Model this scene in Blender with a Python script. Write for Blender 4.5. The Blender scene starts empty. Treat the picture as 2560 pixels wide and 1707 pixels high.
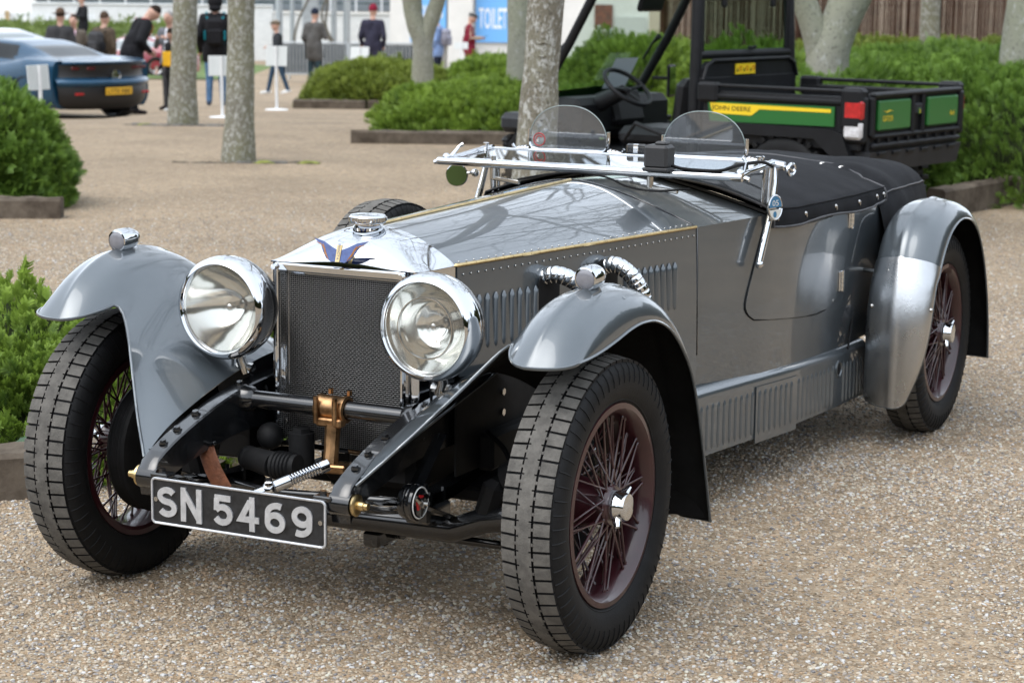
import bpy, math, random
import numpy as np
from mathutils import Vector, Matrix, Euler, noise
PI = math.pi
R_ = math.radians
scene = bpy.context.scene
COL = scene.collection

# ------------------------------------------------------------------ camera, world, sun, exposure
cam_data = bpy.data.cameras.new('camera')
cam = bpy.data.objects.new('camera', cam_data)
COL.objects.link(cam)
scene.camera = cam
YAW, PITCH, ROLL = R_(26.802), R_(-9.840), R_(0.652)
cam.location = (2.8217, -4.5786, 1.6483)
cam.rotation_euler = (Matrix.Rotation(YAW, 4, 'Z') @ Matrix.Rotation(PI / 2 + PITCH, 4, 'X') @ Matrix.Rotation(ROLL, 4, 'Z')).to_euler()
cam_data.sensor_width = 36.0
cam_data.lens = 74.593
cam_data.clip_start = 0.1
cam_data.clip_end = 2000
cam_data.dof.use_dof = True
cam_data.dof.focus_distance = 5.6
cam_data.dof.aperture_fstop = 6.8
scene.render.resolution_x, scene.render.resolution_y = 1024, 682

world = bpy.data.worlds.new('World')
scene.world = world
world.use_nodes = True
wn = world.node_tree
wn.nodes.clear()
SUN_EL, SUN_AZ = R_(58), R_(200)
sky_t = wn.nodes.new('ShaderNodeTexSky')
sky_t.sky_type = 'NISHITA'
sky_t.sun_disc = False
sky_t.sun_elevation = SUN_EL
sky_t.sun_rotation = SUN_AZ
sky_t.air_density = 1.0
sky_t.dust_density = 4.0
hs = wn.nodes.new('ShaderNodeHueSaturation')
hs.inputs['Saturation'].default_value = 0.30
mixw = wn.nodes.new('ShaderNodeMix')
mixw.data_type = 'RGBA'
mixw.inputs[0].default_value = 0.55
mixw.inputs[7].default_value = (7.1, 7.95, 9.0, 1)      # even cloud cover over the clear-sky gradient
bgn = wn.nodes.new('ShaderNodeBackground')
bgn.inputs['Strength'].default_value = 0.15
outw = wn.nodes.new('ShaderNodeOutputWorld')
wn.links.new(sky_t.outputs[0], hs.inputs['Color'])
wn.links.new(hs.outputs[0], mixw.inputs[6])
wn.links.new(mixw.outputs[2], bgn.inputs['Color'])
wn.links.new(bgn.outputs[0], outw.inputs['Surface'])

sun_data = bpy.data.lights.new('sun', 'SUN')
sun_data.energy = 0.7
sun_data.angle = R_(45)
sun_data.color = (1.0, 0.97, 0.93)
sun = bpy.data.objects.new('sun', sun_data)
COL.objects.link(sun)
sd = Vector((math.sin(SUN_AZ) * math.cos(SUN_EL), math.cos(SUN_AZ) * math.cos(SUN_EL), math.sin(SUN_EL)))
sun.rotation_euler = sd.to_track_quat('Z', 'Y').to_euler()
sun.location = sd * 40

scene.view_settings.view_transform = 'Standard'
scene.view_settings.look = 'None'
scene.view_settings.exposure = 1.0
scene.view_settings.gamma = 1.0
scene.view_settings.use_curve_mapping = False
scene.render.engine = 'CYCLES'
scene.cycles.use_denoising = True
scene.cycles.max_bounces = 8
scene.cycles.transparent_max_bounces = 12
scene.cycles.caustics_reflective = False
scene.cycles.caustics_refractive = False
scene.cycles.sample_clamp_indirect = 6

# ------------------------------------------------------------------ site frame: s metres ahead of the viewpoint, r metres to the right
FW = Vector((-math.sin(YAW), math.cos(YAW), 0))
RT = Vector((math.cos(YAW), math.sin(YAW), 0))
C0 = Vector((2.8217, -4.5786, 0))

def smooth(a, b, x):
    t = min(1, max(0, (x - a) / (b - a)))
    return t * t * (3 - 2 * t)
def gz(s, r=0.0):
    e = -.24 * smooth(24, 32, s) * smooth(4.4, 6.1, -r) * (1 - smooth(55, 66, s))     # the ground also falls away to the far left
    if s < 18: return 0.0
    if s < 26: return e - .037 * (s - 18) ** 2 / 16
    if s < 72: return e - .148 - .037 * (s - 26)
    return -.148 - .037 * 46

def S(s, r, z=None):
    p = C0 + FW * s + RT * r
    p.z = gz(s, r) if z is None else z
    return p

# ------------------------------------------------------------------ mesh helpers
class MB:
    def __init__(self):
        self.v = []; self.f = []; self.m = []
    def add(self, vs, fs, mi=0):
        o = len(self.v)
        self.v.extend([tuple(p) for p in vs])
        self.f.extend([tuple(i + o for i in f) for f in fs])
        self.m.extend([mi] * len(fs))
        return self
    def box(self, c, s, rot=None, bev=0.0, mi=0):
        hx, hy, hz = s[0] / 2, s[1] / 2, s[2] / 2
        c = Vector(c)
        M = rot if rot is not None else Matrix.Identity(3)
        if bev <= 0:
            vs = [c + M @ Vector((sx * hx, sy * hy, sz * hz)) for sx in (-1, 1) for sy in (-1, 1) for sz in (-1, 1)]
            fs = [(0, 1, 3, 2), (4, 6, 7, 5), (0, 4, 5, 1), (2, 3, 7, 6), (0, 2, 6, 4), (1, 5, 7, 3)]
            return self.add(vs, fs, mi)
        b = min(bev, hx * .99, hy * .99, hz * .99)
        vs = []; ix = {}
        for sx in (-1, 1):
            for sy in (-1, 1):
                for sz in (-1, 1):
                    for a in range(3):
                        d = [hx - b, hy - b, hz - b]
                        d[a] += b
                        ix[(sx, sy, sz, a)] = len(vs)
                        vs.append(c + M @ Vector((sx * d[0], sy * d[1], sz * d[2])))
        fs = []
        sg = (-1, 1)
        for a in range(3):
            o1, o2 = [k for k in range(3) if k != a]
            for s0 in sg:
                q = []
                for (u, w) in ((-1, -1), (1, -1), (1, 1), (-1, 1)):
                    k = [0, 0, 0]; k[a] = s0; k[o1] = u; k[o2] = w
                    q.append(ix[(k[0], k[1], k[2], a)])
                fl = (s0 > 0) ^ (a == 1)
                fs.append(tuple(q) if fl else tuple(reversed(q)))
        for a in range(3):
            o1, o2 = [k for k in range(3) if k != a]
            for u in sg:
                for w in sg:
                    k0 = [0, 0, 0]; k1 = [0, 0, 0]
                    k0[a] = -1; k1[a] = 1; k0[o1] = k1[o1] = u; k0[o2] = k1[o2] = w
                    fs.append((ix[(*k0, o1)], ix[(*k1, o1)], ix[(*k1, o2)], ix[(*k0, o2)]))
        for sx in sg:
            for sy in sg:
                for sz in sg:
                    fs.append(tuple(ix[(sx, sy, sz, a)] for a in range(3)))
        return self.add(vs, fs, mi)
    def tube(self, pts, r, n=8, cap=True, closed=False, mi=0, squash=1.0, up=None):
        pts = [Vector(p) for p in pts]
        N = len(pts)
        rr = r if isinstance(r, (list, tuple)) else [r] * N
        T = []
        for i in range(N):
            a = pts[(i - 1) % N] if (closed or i > 0) else pts[i]
            b = pts[(i + 1) % N] if (closed or i < N - 1) else pts[i]
            t = (b - a)
            T.append(t.normalized() if t.length > 1e-9 else Vector((0, 0, 1)))
        ref = Vector(up) if up is not None else (Vector((0, 0, 1)) if abs(T[0].z) < .9 else Vector((1, 0, 0)))
        u = (ref - T[0] * ref.dot(T[0])).normalized()
        vs = []; fs = []
        for i in range(N):
            u = u - T[i] * u.dot(T[i])
            u = u.normalized() if u.length > 1e-6 else T[i].orthogonal().normalized()
            w = T[i].cross(u)
            for k in range(n):
                a = 2 * PI * k / n
                vs.append(pts[i] + (u * math.cos(a) * squash + w * math.sin(a)) * rr[i])
        M = N if closed else N - 1
        for i in range(M):
            j = (i + 1) % N
            for k in range(n):
                l = (k + 1) % n
                fs.append((i * n + k, i * n + l, j * n + l, j * n + k))
        if cap and not closed:
            fs.append(tuple(range(n - 1, -1, -1)))
            fs.append(tuple((N - 1) * n + k for k in range(n)))
        return self.add(vs, fs, mi)
    def cyl(self, p0, p1, r0, r1=None, n=12, cap=True, mi=0):
        return self.tube([p0, p1], [r0, r0 if r1 is None else r1], n, cap, mi=mi)
    def lathe(self, prof, o=(0, 0, 0), ax=(0, 0, 1), n=32, mi=0, mif=None, a0=0, a1=2 * PI, flip=False):
        o = Vector(o); ax = Vector(ax).normalized()
        u = ax.orthogonal().normalized(); w = ax.cross(u)
        full = abs(a1 - a0 - 2 * PI) < 1e-6
        nn = n if full else n + 1
        P = len(prof); vs = []
        for k in range(nn):
            a = a0 + (a1 - a0) * k / n
            d = u * math.cos(a) + w * math.sin(a)
            for (r, h) in prof: vs.append(o + d * r + ax * h)
        base = len(self.v)
        self.v.extend([tuple(p) for p in vs])
        for k in range(n):
            l = (k + 1) % nn
            for i in range(P - 1):
                q = (k * P + i, l * P + i, l * P + i + 1, k * P + i + 1)
                if flip: q = q[::-1]
                self.f.append(tuple(t + base for t in q))
                self.m.append(mif[i] if mif else mi)
        return self
    def grid(self, P, mi=0, cu=False, cv=False, flip=False):
        nu = len(P); nv = len(P[0])
        vs = [p for row in P for p in row]; fs = []
        for i in range(nu if cu else nu - 1):
            for j in range(nv if cv else nv - 1):
                a, b = (i + 1) % nu, (j + 1) % nv
                q = (i * nv + j, a * nv + j, a * nv + b, i * nv + b)
                fs.append(q[::-1] if flip else q)
        return self.add(vs, fs, mi)
    def prism(self, poly, o, ux, uy, d, mi=0, mis=None):
        o = Vector(o); ux = Vector(ux); uy = Vector(uy); d = Vector(d)
        n = len(poly)
        vs = [o + ux * a + uy * b for a, b in poly] + [o + ux * a + uy * b + d for a, b in poly]
        self.add(vs, [tuple(range(n - 1, -1, -1)), tuple(range(n, 2 * n))], mi)
        base = len(self.v) - 2 * n
        for i in range(n):
            j = (i + 1) % n
            self.f.append((base + i, base + j, base + n + j, base + n + i)); self.m.append(mi if mis is None else mis)
        return self
    def ball(self, c, r, nu=12, nv=8, sc=(1, 1, 1), mi=0, rot=None, zmin=-1):
        c = Vector(c); P = []
        for i in range(nv + 1):
            t = -PI / 2 + PI * i / nv
            row = []
            for k in range(nu):
                a = 2 * PI * k / nu
                p = Vector((math.cos(t) * math.cos(a) * sc[0], math.cos(t) * math.sin(a) * sc[1], max(zmin, math.sin(t)) * sc[2])) * r
                row.append(c + (rot @ p if rot is not None else p))
            P.append(row)
        return self.grid(P, mi, cv=True, flip=True)
    def shell(self, P, t, mi=0, mi2=1, flip=False):
        """sheet with thickness t towards its back; back faces take mi2"""
        nu, nv = len(P), len(P[0])
        A = np.array([[tuple(p) for p in row] for row in P], float)
        du = np.gradient(A, axis=0); dv = np.gradient(A, axis=1)
        Nn = np.cross(du, dv)
        Nn /= (np.linalg.norm(Nn, axis=2, keepdims=True) + 1e-12)
        if flip: Nn = -Nn
        B = A - Nn * t
        self.grid(A.tolist(), mi, flip=flip)
        self.grid(B.tolist(), mi2, flip=not flip)
        rim = [A[0, j] for j in range(nv)] + [A[i, -1] for i in range(1, nu)] + [A[-1, j] for j in range(nv - 2, -1, -1)] + [A[i, 0] for i in range(nu - 2, 0, -1)]
        rib = [B[0, j] for j in range(nv)] + [B[i, -1] for i in range(1, nu)] + [B[-1, j] for j in range(nv - 2, -1, -1)] + [B[i, 0] for i in range(nu - 2, 0, -1)]
        self.grid([[tuple(p) for p in rim], [tuple(p) for p in rib]], mi, cv=True, flip=flip)
        return self, [tuple(p) for p in rim]
    def xform(self, M):
        self.v = [tuple(M @ Vector(p)) for p in self.v]
        return self
    def mesh(self, name, mats, ang=40):
        me = bpy.data.meshes.new(name)
        me.from_pydata(self.v, [], self.f)
        for m in (mats if isinstance(mats, (list, tuple)) else [mats]): me.materials.append(m)
        if len(me.polygons) == len(self.m):
            me.polygons.foreach_set('material_index', self.m)
        if ang is not None:
            me.polygons.foreach_set('use_smooth', [True] * len(me.polygons))
            me.update()
            me.set_sharp_from_angle(angle=R_(ang))
        me.update()
        return me
    def build(self, name, mats, parent=None, ang=40, **kw):
        return link(name, self.mesh(name, mats, ang), parent, **kw)

def link(name, data, parent=None, loc=None, rot=None, **kw):
    o = bpy.data.objects.new(name, data)
    COL.objects.link(o)
    if parent is not None: o.parent = parent
    if loc is not None: o.location = loc
    if rot is not None: o.rotation_euler = rot
    for k, v in kw.items(): o[k] = v
    return o

def thing(name, label, cat, loc=(0, 0, 0), rotz=0.0, group=None):
    o = link(name, None, None, loc, (0, 0, rotz), label=label, category=cat)
    o.empty_display_size = .2
    if group: o['group'] = group
    return o

def tag(o, label, cat, group=None):
    o['label'] = label; o['category'] = cat
    if group: o['group'] = group
    return o

def spl(pts, n):
    """Catmull-Rom resample of a list of tuples to n points"""
    A = np.array(pts, float)
    d = np.r_[0, np.cumsum(np.linalg.norm(np.diff(A, axis=0), axis=1))]
    out = []
    for t in np.linspace(0, d[-1], n):
        i = int(min(max(np.searchsorted(d, t) - 1, 0), len(A) - 2))
        u = (t - d[i]) / max(d[i + 1] - d[i], 1e-9)
        p0 = A[i - 1] if i > 0 else 2 * A[i] - A[i + 1]
        p3 = A[i + 2] if i + 2 < len(A) else 2 * A[i + 1] - A[i]
        p1, p2 = A[i], A[i + 1]
        out.append(tuple(.5 * ((2 * p1) + (-p0 + p2) * u + (2 * p0 - 5 * p1 + 4 * p2 - p3) * u * u + (-p0 + 3 * p1 - 3 * p2 + p3) * u ** 3)))
    return out

def itp(x, tab):
    return float(np.interp(x, [a for a, b in tab], [b for a, b in tab]))

def text_mesh(txt, size, ext=0.0, bold=0.0, align='CENTER'):
    cu = bpy.data.curves.new('lettering', 'FONT')
    cu.body = txt; cu.size = size; cu.extrude = ext; cu.offset = bold
    cu.align_x = align; cu.align_y = 'CENTER'; cu.resolution_u = 3
    o = bpy.data.objects.new('lettering', cu)
    COL.objects.link(o)
    dg = bpy.context.evaluated_depsgraph_get()
    dg.update()
    me = bpy.data.meshes.new_from_object(o.evaluated_get(dg))
    bpy.data.objects.remove(o); bpy.data.curves.remove(cu)
    me.materials.clear()
    return me

def lettering(name, txt, size, mat, parent, origin, ux, uy, sx=1.0, sy=1.0, ext=0.0, bold=0.0, align='CENTER', fit=None):
    """flat lettering at origin reading along ux with up along uy; fit=(w,h) scales it to that box"""
    me = text_mesh(txt, size, ext, bold, align)
    co = np.empty(len(me.vertices) * 3); me.vertices.foreach_get('co', co); co = co.reshape(-1, 3)
    if fit:
        lo, hi = co.min(0), co.max(0)
        mid = (lo + hi) / 2
        co[:, :2] = (co[:, :2] - mid[:2]) / (hi - lo)[:2] * np.array(fit)
    else:
        co[:, 0] *= sx; co[:, 1] *= sy
    ux = np.array(Vector(ux).normalized()); uy = np.array(Vector(uy).normalized()); uz = np.cross(ux, uy)
    W = np.array(origin) + co[:, :1] * ux + co[:, 1:2] * uy + co[:, 2:3] * uz
    me.vertices.foreach_set('co', W.ravel()); me.update()
    me.materials.append(mat)
    return link(name, me, parent)

# ------------------------------------------------------------------ materials
MATS = {}
def mat(name, col, rough=.5, metal=0.0, var=0.0, vscale=8.0, bump=0.0, bscale=60.0, coat=0.0, spec=.5, rvar=0.0, col2=None, trans=0.0, alpha=1.0, sheen=0.0, coat_rough=.03, emit=0.0):
    m = bpy.data.materials.new(name)
    m.use_nodes = True
    nt = m.node_tree; N = nt.nodes; L = nt.links
    b = N['Principled BSDF']
    b.inputs['Base Color'].default_value = (*col, 1)
    b.inputs['Roughness'].default_value = rough
    b.inputs['Metallic'].default_value = metal
    b.inputs['Specular IOR Level'].default_value = spec
    b.inputs['Coat Weight'].default_value = coat
    b.inputs['Coat Roughness'].default_value = coat_rough
    b.inputs['Transmission Weight'].default_value = trans
    b.inputs['Alpha'].default_value = alpha
    b.inputs['Sheen Weight'].default_value = sheen
    if emit:
        b.inputs['Emission Color'].default_value = (*col, 1)
        b.inputs['Emission Strength'].default_value = emit
    tc = None
    if var or bump or rvar:
        tc = N.new('ShaderNodeTexCoord')
    if var or col2 is not None:
        if tc is None: tc = N.new('ShaderNodeTexCoord')
        nz = N.new('ShaderNodeTexNoise')
        nz.inputs['Scale'].default_value = vscale
        nz.inputs['Detail'].default_value = 6
        nz.inputs['Roughness'].default_value = .65
        L.new(tc.outputs['Object'], nz.inputs['Vector'])
        rp = N.new('ShaderNodeValToRGB')
        c2 = col2 if col2 is not None else tuple(min(1, c * (1 + var)) for c in col)
        c1 = tuple(c * (1 - var) for c in col) if col2 is None else col
        rp.color_ramp.elements[0].position = .36; rp.color_ramp.elements[1].position = .64
        rp.color_ramp.elements[0].color = (*c1, 1); rp.color_ramp.elements[1].color = (*c2, 1)
        L.new(nz.outputs['Fac'], rp.inputs['Fac'])
        L.new(rp.outputs[0], b.inputs['Base Color'])
    if rvar:
        nr = N.new('ShaderNodeTexNoise'); nr.inputs['Scale'].default_value = 11; nr.inputs['Detail'].default_value = 5
        L.new(tc.outputs['Object'], nr.inputs['Vector'])
        mr = N.new('ShaderNodeMapRange')
        mr.inputs['From Min'].default_value = .3; mr.inputs['From Max'].default_value = .7
        mr.inputs['To Min'].default_value = max(0, rough - rvar); mr.inputs['To Max'].default_value = rough + rvar
        L.new(nr.outputs['Fac'], mr.inputs['Value']); L.new(mr.outputs[0], b.inputs['Roughness'])
    if bump:
        nb = N.new('ShaderNodeTexNoise'); nb.inputs['Scale'].default_value = bscale; nb.inputs['Detail'].default_value = 4
        L.new(tc.outputs['Object'], nb.inputs['Vector'])
        bp = N.new('ShaderNodeBump'); bp.inputs['Strength'].default_value = bump; bp.inputs['Distance'].default_value = .01
        L.new(nb.outputs['Fac'], bp.inputs['Height']); L.new(bp.outputs[0], b.inputs['Normal'])
    MATS[name] = m
    return m

def glass_mat(name, tint, refl=.06, rough=.0, haze=0.0):
    """thin pane: mostly clear, with a glossy reflection that grows at grazing angles"""
    m = bpy.data.materials.new(name); m.use_nodes = True
    nt = m.node_tree; N = nt.nodes; L = nt.links
    N.clear()
    out = N.new('ShaderNodeOutputMaterial')
    tr = N.new('ShaderNodeBsdfTransparent'); tr.inputs['Color'].default_value = (*tint, 1)
    gl = N.new('ShaderNodeBsdfGlossy'); gl.inputs['Roughness'].default_value = rough
    ge = N.new('ShaderNodeNewGeometry'); dt = N.new('ShaderNodeVectorMath'); dt.operation = 'DOT_PRODUCT'
    L.new(ge.outputs['Normal'], dt.inputs[0]); L.new(ge.outputs['Incoming'], dt.inputs[1])
    def mth(op, a, b=None):
        q = N.new('ShaderNodeMath'); q.operation = op; q.use_clamp = op == 'ADD'
        L.new(a, q.inputs[0])
        if b is not None: q.inputs[1].default_value = b
        return q.outputs[0]
    co = mth('ABSOLUTE', dt.outputs['Value']); inv = N.new('ShaderNodeMath'); inv.operation = 'SUBTRACT'; inv.inputs[0].default_value = 1.0; L.new(co, inv.inputs[1])
    fac = mth('ADD', mth('MULTIPLY', mth('POWER', inv.outputs[0], 5.0), .9), .035 + refl)
    mx = N.new('ShaderNodeMixShader'); L.new(fac, mx.inputs[0])
    first = tr.outputs[0]
    if haze:
        df = N.new('ShaderNodeBsdfTranslucent'); df.inputs['Color'].default_value = (.9, .9, .9, 1); d2 = N.new('ShaderNodeBsdfDiffuse'); d2.inputs['Color'].default_value = (.85, .86, .86, 1)
        hz = N.new('ShaderNodeMixShader'); hz.inputs[0].default_value = .5; L.new(df.outputs[0], hz.inputs[1]); L.new(d2.outputs[0], hz.inputs[2])
        h2 = N.new('ShaderNodeMixShader'); h2.inputs[0].default_value = haze; L.new(first, h2.inputs[1]); L.new(hz.outputs[0], h2.inputs[2]); first = h2.outputs[0]
    L.new(first, mx.inputs[1]); L.new(gl.outputs[0], mx.inputs[2]); L.new(mx.outputs[0], out.inputs['Surface'])
    MATS[name] = m
    return m

paint = mat('grey_paint', (.090, .105, .117), rough=.28, metal=.46, coat=1.0, var=.05, vscale=3, coat_rough=.015)
paint_dark = mat('underside_black', (.007, .007, .007), rough=.8, spec=.15, var=.4, vscale=10)
chrome = mat('chrome', (.61, .625, .645), rough=.045, metal=1.0, rvar=.03)
chrome_dull = mat('worn_nickel', (.50, .49, .47), rough=.2, metal=1.0, rvar=.08, var=.1, vscale=20)
alu = mat('brushed_aluminium', (.50, .51, .52), rough=.30, metal=1.0, rvar=.05, var=.05, vscale=9, bump=.05, bscale=120)
brass = mat('brass', (.58, .44, .22), rough=.28, metal=1.0, var=.15, vscale=30)
bronze = mat('bronze', (.34, .20, .10), rough=.35, metal=1.0, var=.45, vscale=22, rvar=.15)
blackp = mat('black_enamel', (.006, .0065, .0075), rough=.2, coat=.7, rvar=.08, var=.5, vscale=14)
blackm = mat('matt_black', (.007, .007, .0075), rough=.65, spec=.2, var=.3, vscale=20)
rubber = mat('tyre_rubber', (.008, .008, .0085), rough=.6, spec=.2, var=.25, vscale=16, bump=.1, bscale=200)
tread_m = mat('dusty_tread', (.096, .090, .081), rough=.9, var=.28, vscale=26, bump=.25, bscale=220)
maroon = mat('maroon_enamel', (.032, .005, .008), rough=.32, coat=.5, var=.2, vscale=9)
cloth = mat('black_duck_cloth', (.0125, .013, .015), rough=.85, spec=.12, var=.3, vscale=6, bump=.15, bscale=240)
cloth_trim = mat('grey_piping', (.06, .06, .065), rough=.6)
leather = mat('brown_leather', (.13, .045, .02), rough=.5, var=.3, vscale=40, bump=.2, bscale=150)
plate_b = mat('plate_black', (.012, .012, .013), rough=.5, var=.6, vscale=60)
plate_s = mat('plate_silver', (.58, .59, .61), rough=.42, metal=.6, var=.12, vscale=50)
glass = glass_mat('clear_glass', (.97, .98, .98), refl=.02)
glass_aero = glass_mat('aero_glass', (.84, .87, .90), refl=.05, haze=.06)
glass_lamp = glass_mat('lamp_glass', (.97, .975, .96), refl=.02, haze=.10)
reflector = mat('silvered_reflector', (.78, .775, .74), rough=.11, metal=1.0, rvar=.05)
frost = mat('frosted_lens', (.20, .20, .22), rough=.25, var=.08, vscale=60, coat=.5)

# ================================================================== ground
def gravel_mat():
    m = bpy.data.materials.new('gravel'); m.use_nodes = True
    nt = m.node_tree; N = nt.nodes; L = nt.links; b = N['Principled BSDF']
    tc = N.new('ShaderNodeTexCoord')
    v = N.new('ShaderNodeTexVoronoi'); v.inputs['Scale'].default_value = 120; v.inputs['Randomness'].default_value = 1
    L.new(tc.outputs['Object'], v.inputs['Vector'])
    sep = N.new('ShaderNodeSeparateColor'); L.new(v.outputs['Color'], sep.inputs[0])
    rp = N.new('ShaderNodeValToRGB'); cr = rp.color_ramp; cr.interpolation = 'LINEAR'
    stops = [(0, (0.155, 0.113, 0.072)), (.18, (0.261, 0.194, 0.126)), (.36, (0.310, 0.236, 0.155)), (.52, (0.268, 0.209, 0.146)), (.66, (0.354, 0.276, 0.190)), (.80, (0.231, 0.154, 0.085)), (.9, (0.383, 0.321, 0.240)), (1, (0.157, 0.133, 0.110))]
    cr.elements[0].position, cr.elements[0].color = 0, (*stops[0][1], 1)
    cr.elements[1].position, cr.elements[1].color = 1, (*stops[-1][1], 1)
    for p, c in stops[1:-1]:
        e = cr.elements.new(p); e.color = (*c, 1)
    L.new(sep.outputs[0], rp.inputs['Fac'])
    # broad drifts of finer, paler grit and damp hollows
    n1 = N.new('ShaderNodeTexNoise'); n1.inputs['Scale'].default_value = .9; n1.inputs['Detail'].default_value = 5
    L.new(tc.outputs['Object'], n1.inputs['Vector'])
    mr = N.new('ShaderNodeMapRange'); mr.inputs['From Min'].default_value = .3; mr.inputs['From Max'].default_value = .7; mr.inputs['To Min'].default_value = .80; mr.inputs['To Max'].default_value = 1.12
    L.new(n1.outputs['Fac'], mr.inputs['Value'])
    n2 = N.new('ShaderNodeTexNoise'); n2.inputs['Scale'].default_value = 14; n2.inputs['Detail'].default_value = 6
    L.new(tc.outputs['Object'], n2.inputs['Vector'])
    mr2 = N.new('ShaderNodeMapRange'); mr2.inputs['From Min'].default_value = .25; mr2.inputs['From Max'].default_value = .75; mr2.inputs['To Min'].default_value = .78; mr2.inputs['To Max'].default_value = 1.20
    L.new(n2.outputs['Fac'], mr2.inputs['Value'])
    mu = N.new('ShaderNodeMath'); mu.operation = 'MULTIPLY'; L.new(mr.outputs[0], mu.inputs[0]); L.new(mr2.outputs[0], mu.inputs[1])
    v2 = N.new('ShaderNodeTexVoronoi'); v2.inputs['Scale'].default_value = 38; L.new(tc.outputs['Object'], v2.inputs['Vector'])
    sp2 = N.new('ShaderNodeSeparateColor'); L.new(v2.outputs['Color'], sp2.inputs[0])
    mr4 = N.new('ShaderNodeMapRange'); mr4.inputs['To Min'].default_value = .86; mr4.inputs['To Max'].default_value = 1.14; L.new(sp2.outputs[1], mr4.inputs['Value'])
    mu0 = mu; mu = N.new('ShaderNodeMath'); mu.operation = 'MULTIPLY'; L.new(mu0.outputs[0], mu.inputs[0]); L.new(mr4.outputs[0], mu.inputs[1])
    mx = N.new('ShaderNodeVectorMath'); mx.operation = 'SCALE'
    L.new(rp.outputs[0], mx.inputs[0]); L.new(mu.outputs[0], mx.inputs['Scale'])
    L.new(mx.outputs[0], b.inputs['Base Color'])
    b.inputs['Roughness'].default_value = .85
    b.inputs['Specular IOR Level'].default_value = .25
    bp = N.new('ShaderNodeBump'); bp.inputs['Strength'].default_value = .9; bp.inputs['Distance'].default_value = .006; bp.invert = True
    L.new(v.outputs['Distance'], bp.inputs['Height']); L.new(bp.outputs[0], b.inputs['Normal'])
    return m
gravel = gravel_mat()
m = MB()
ss = [-250, -120, -60, -30, -15, -8, -4, 0, 2, 4, 6, 8, 10, 12, 14, 16] + [18 + .5 * k for k in range(17)] + [28 + 2 * k for k in range(22)] + [71, 72, 73, 80, 100, 150, 250, 500, 900]
rs = [-700, -200, -80, -40, -20, -14, -10, -8.5, -7.5, -6.8, -6.2, -5.6, -5, -4.4, -3, 0, 5, 10, 20, 40, 80, 200, 700]
P = [[tuple(S(s, r)) for r in rs] for s in ss]
m.grid(P, 0, flip=True)
ground = m.build('ground', [gravel], None, 60, kind='structure')

# loose stones in the near gravel: one object of many instances
def pebble_mat():
    m = bpy.data.materials.new('pebble'); m.use_nodes = True
    nt = m.node_tree; N = nt.nodes; L = nt.links; b = N['Principled BSDF']
    oi = N.new('ShaderNodeObjectInfo'); rp = N.new('ShaderNodeValToRGB'); cr = rp.color_ramp; cr.interpolation = 'CONSTANT'
    cols = [(0.246, 0.198, 0.145), (0.366, 0.304, 0.232), (0.428, 0.364, 0.286), (0.319, 0.282, 0.244), (0.455, 0.435, 0.364), (0.301, 0.211, 0.13), (0.393, 0.329, 0.254), (0.473, 0.466, 0.455), (0.166, 0.158, 0.158), (0.441, 0.377, 0.292), (0.253, 0.238, 0.231), (0.371, 0.273, 0.184)]
    cr.elements[0].color = (*cols[0], 1); cr.elements[1].position = 1 / len(cols); cr.elements[1].color = (*cols[1], 1)
    for i in range(2, len(cols)):
        e = cr.elements.new(i / len(cols)); e.color = (*cols[i], 1)
    L.new(oi.outputs['Random'], rp.inputs['Fac']); L.new(rp.outputs[0], b.inputs['Base Color'])
    b.inputs['Roughness'].default_value = .7; b.inputs['Specular IOR Level'].default_value = .35
    return m
pebm = pebble_mat()
pcol = bpy.data.collections.new('pebble_shapes')
rnd = random.Random(5)
for k in range(7):
    mb = MB(); nn = 7
    a, b_, h = rnd.uniform(.8, 1.3), rnd.uniform(.7, 1.0), rnd.uniform(.45, .75)
    rows = []
    for i in range(5):
        t = -PI / 2 + PI * i / 4
        rows.append([(a * math.cos(t) * math.cos(2 * PI * j / nn) * (1 + .22 * rnd.uniform(-1, 1)), b_ * math.cos(t) * math.sin(2 * PI * j / nn) * (1 + .22 * rnd.uniform(-1, 1)), h * math.sin(t) * (1 + .1 * rnd.uniform(-1, 1))) for j in range(nn)])
    mb.grid(rows, cv=True, flip=True)
    o = bpy.data.objects.new('pebble_shape', mb.mesh('pebble_shape', [pebm], 50)); pcol.objects.link(o)
def gravel_patch():
    rows = []
    for s0 in ys_(1.6, 16.5, 28):
        w = 1.9 + .245 * s0
        rows.append([tuple(S(s0, r, .001)) for r in ys_(-w, w, 14)])
    mb = MB(); mb.grid(rows, flip=True)
    return mb.build('gravel_stones', [pebm], None, None, kind='stuff')
def ys_(a, b, n): return [a + (b - a) * i / (n - 1) for i in range(n)]
gp = gravel_patch()
ng = bpy.data.node_groups.new('scatter_stones', 'GeometryNodeTree')
ng.interface.new_socket('Geometry', in_out='INPUT', socket_type='NodeSocketGeometry')
ng.interface.new_socket('Geometry', in_out='OUTPUT', socket_type='NodeSocketGeometry')
gi = ng.nodes.new('NodeGroupInput'); go = ng.nodes.new('NodeGroupOutput')
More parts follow.
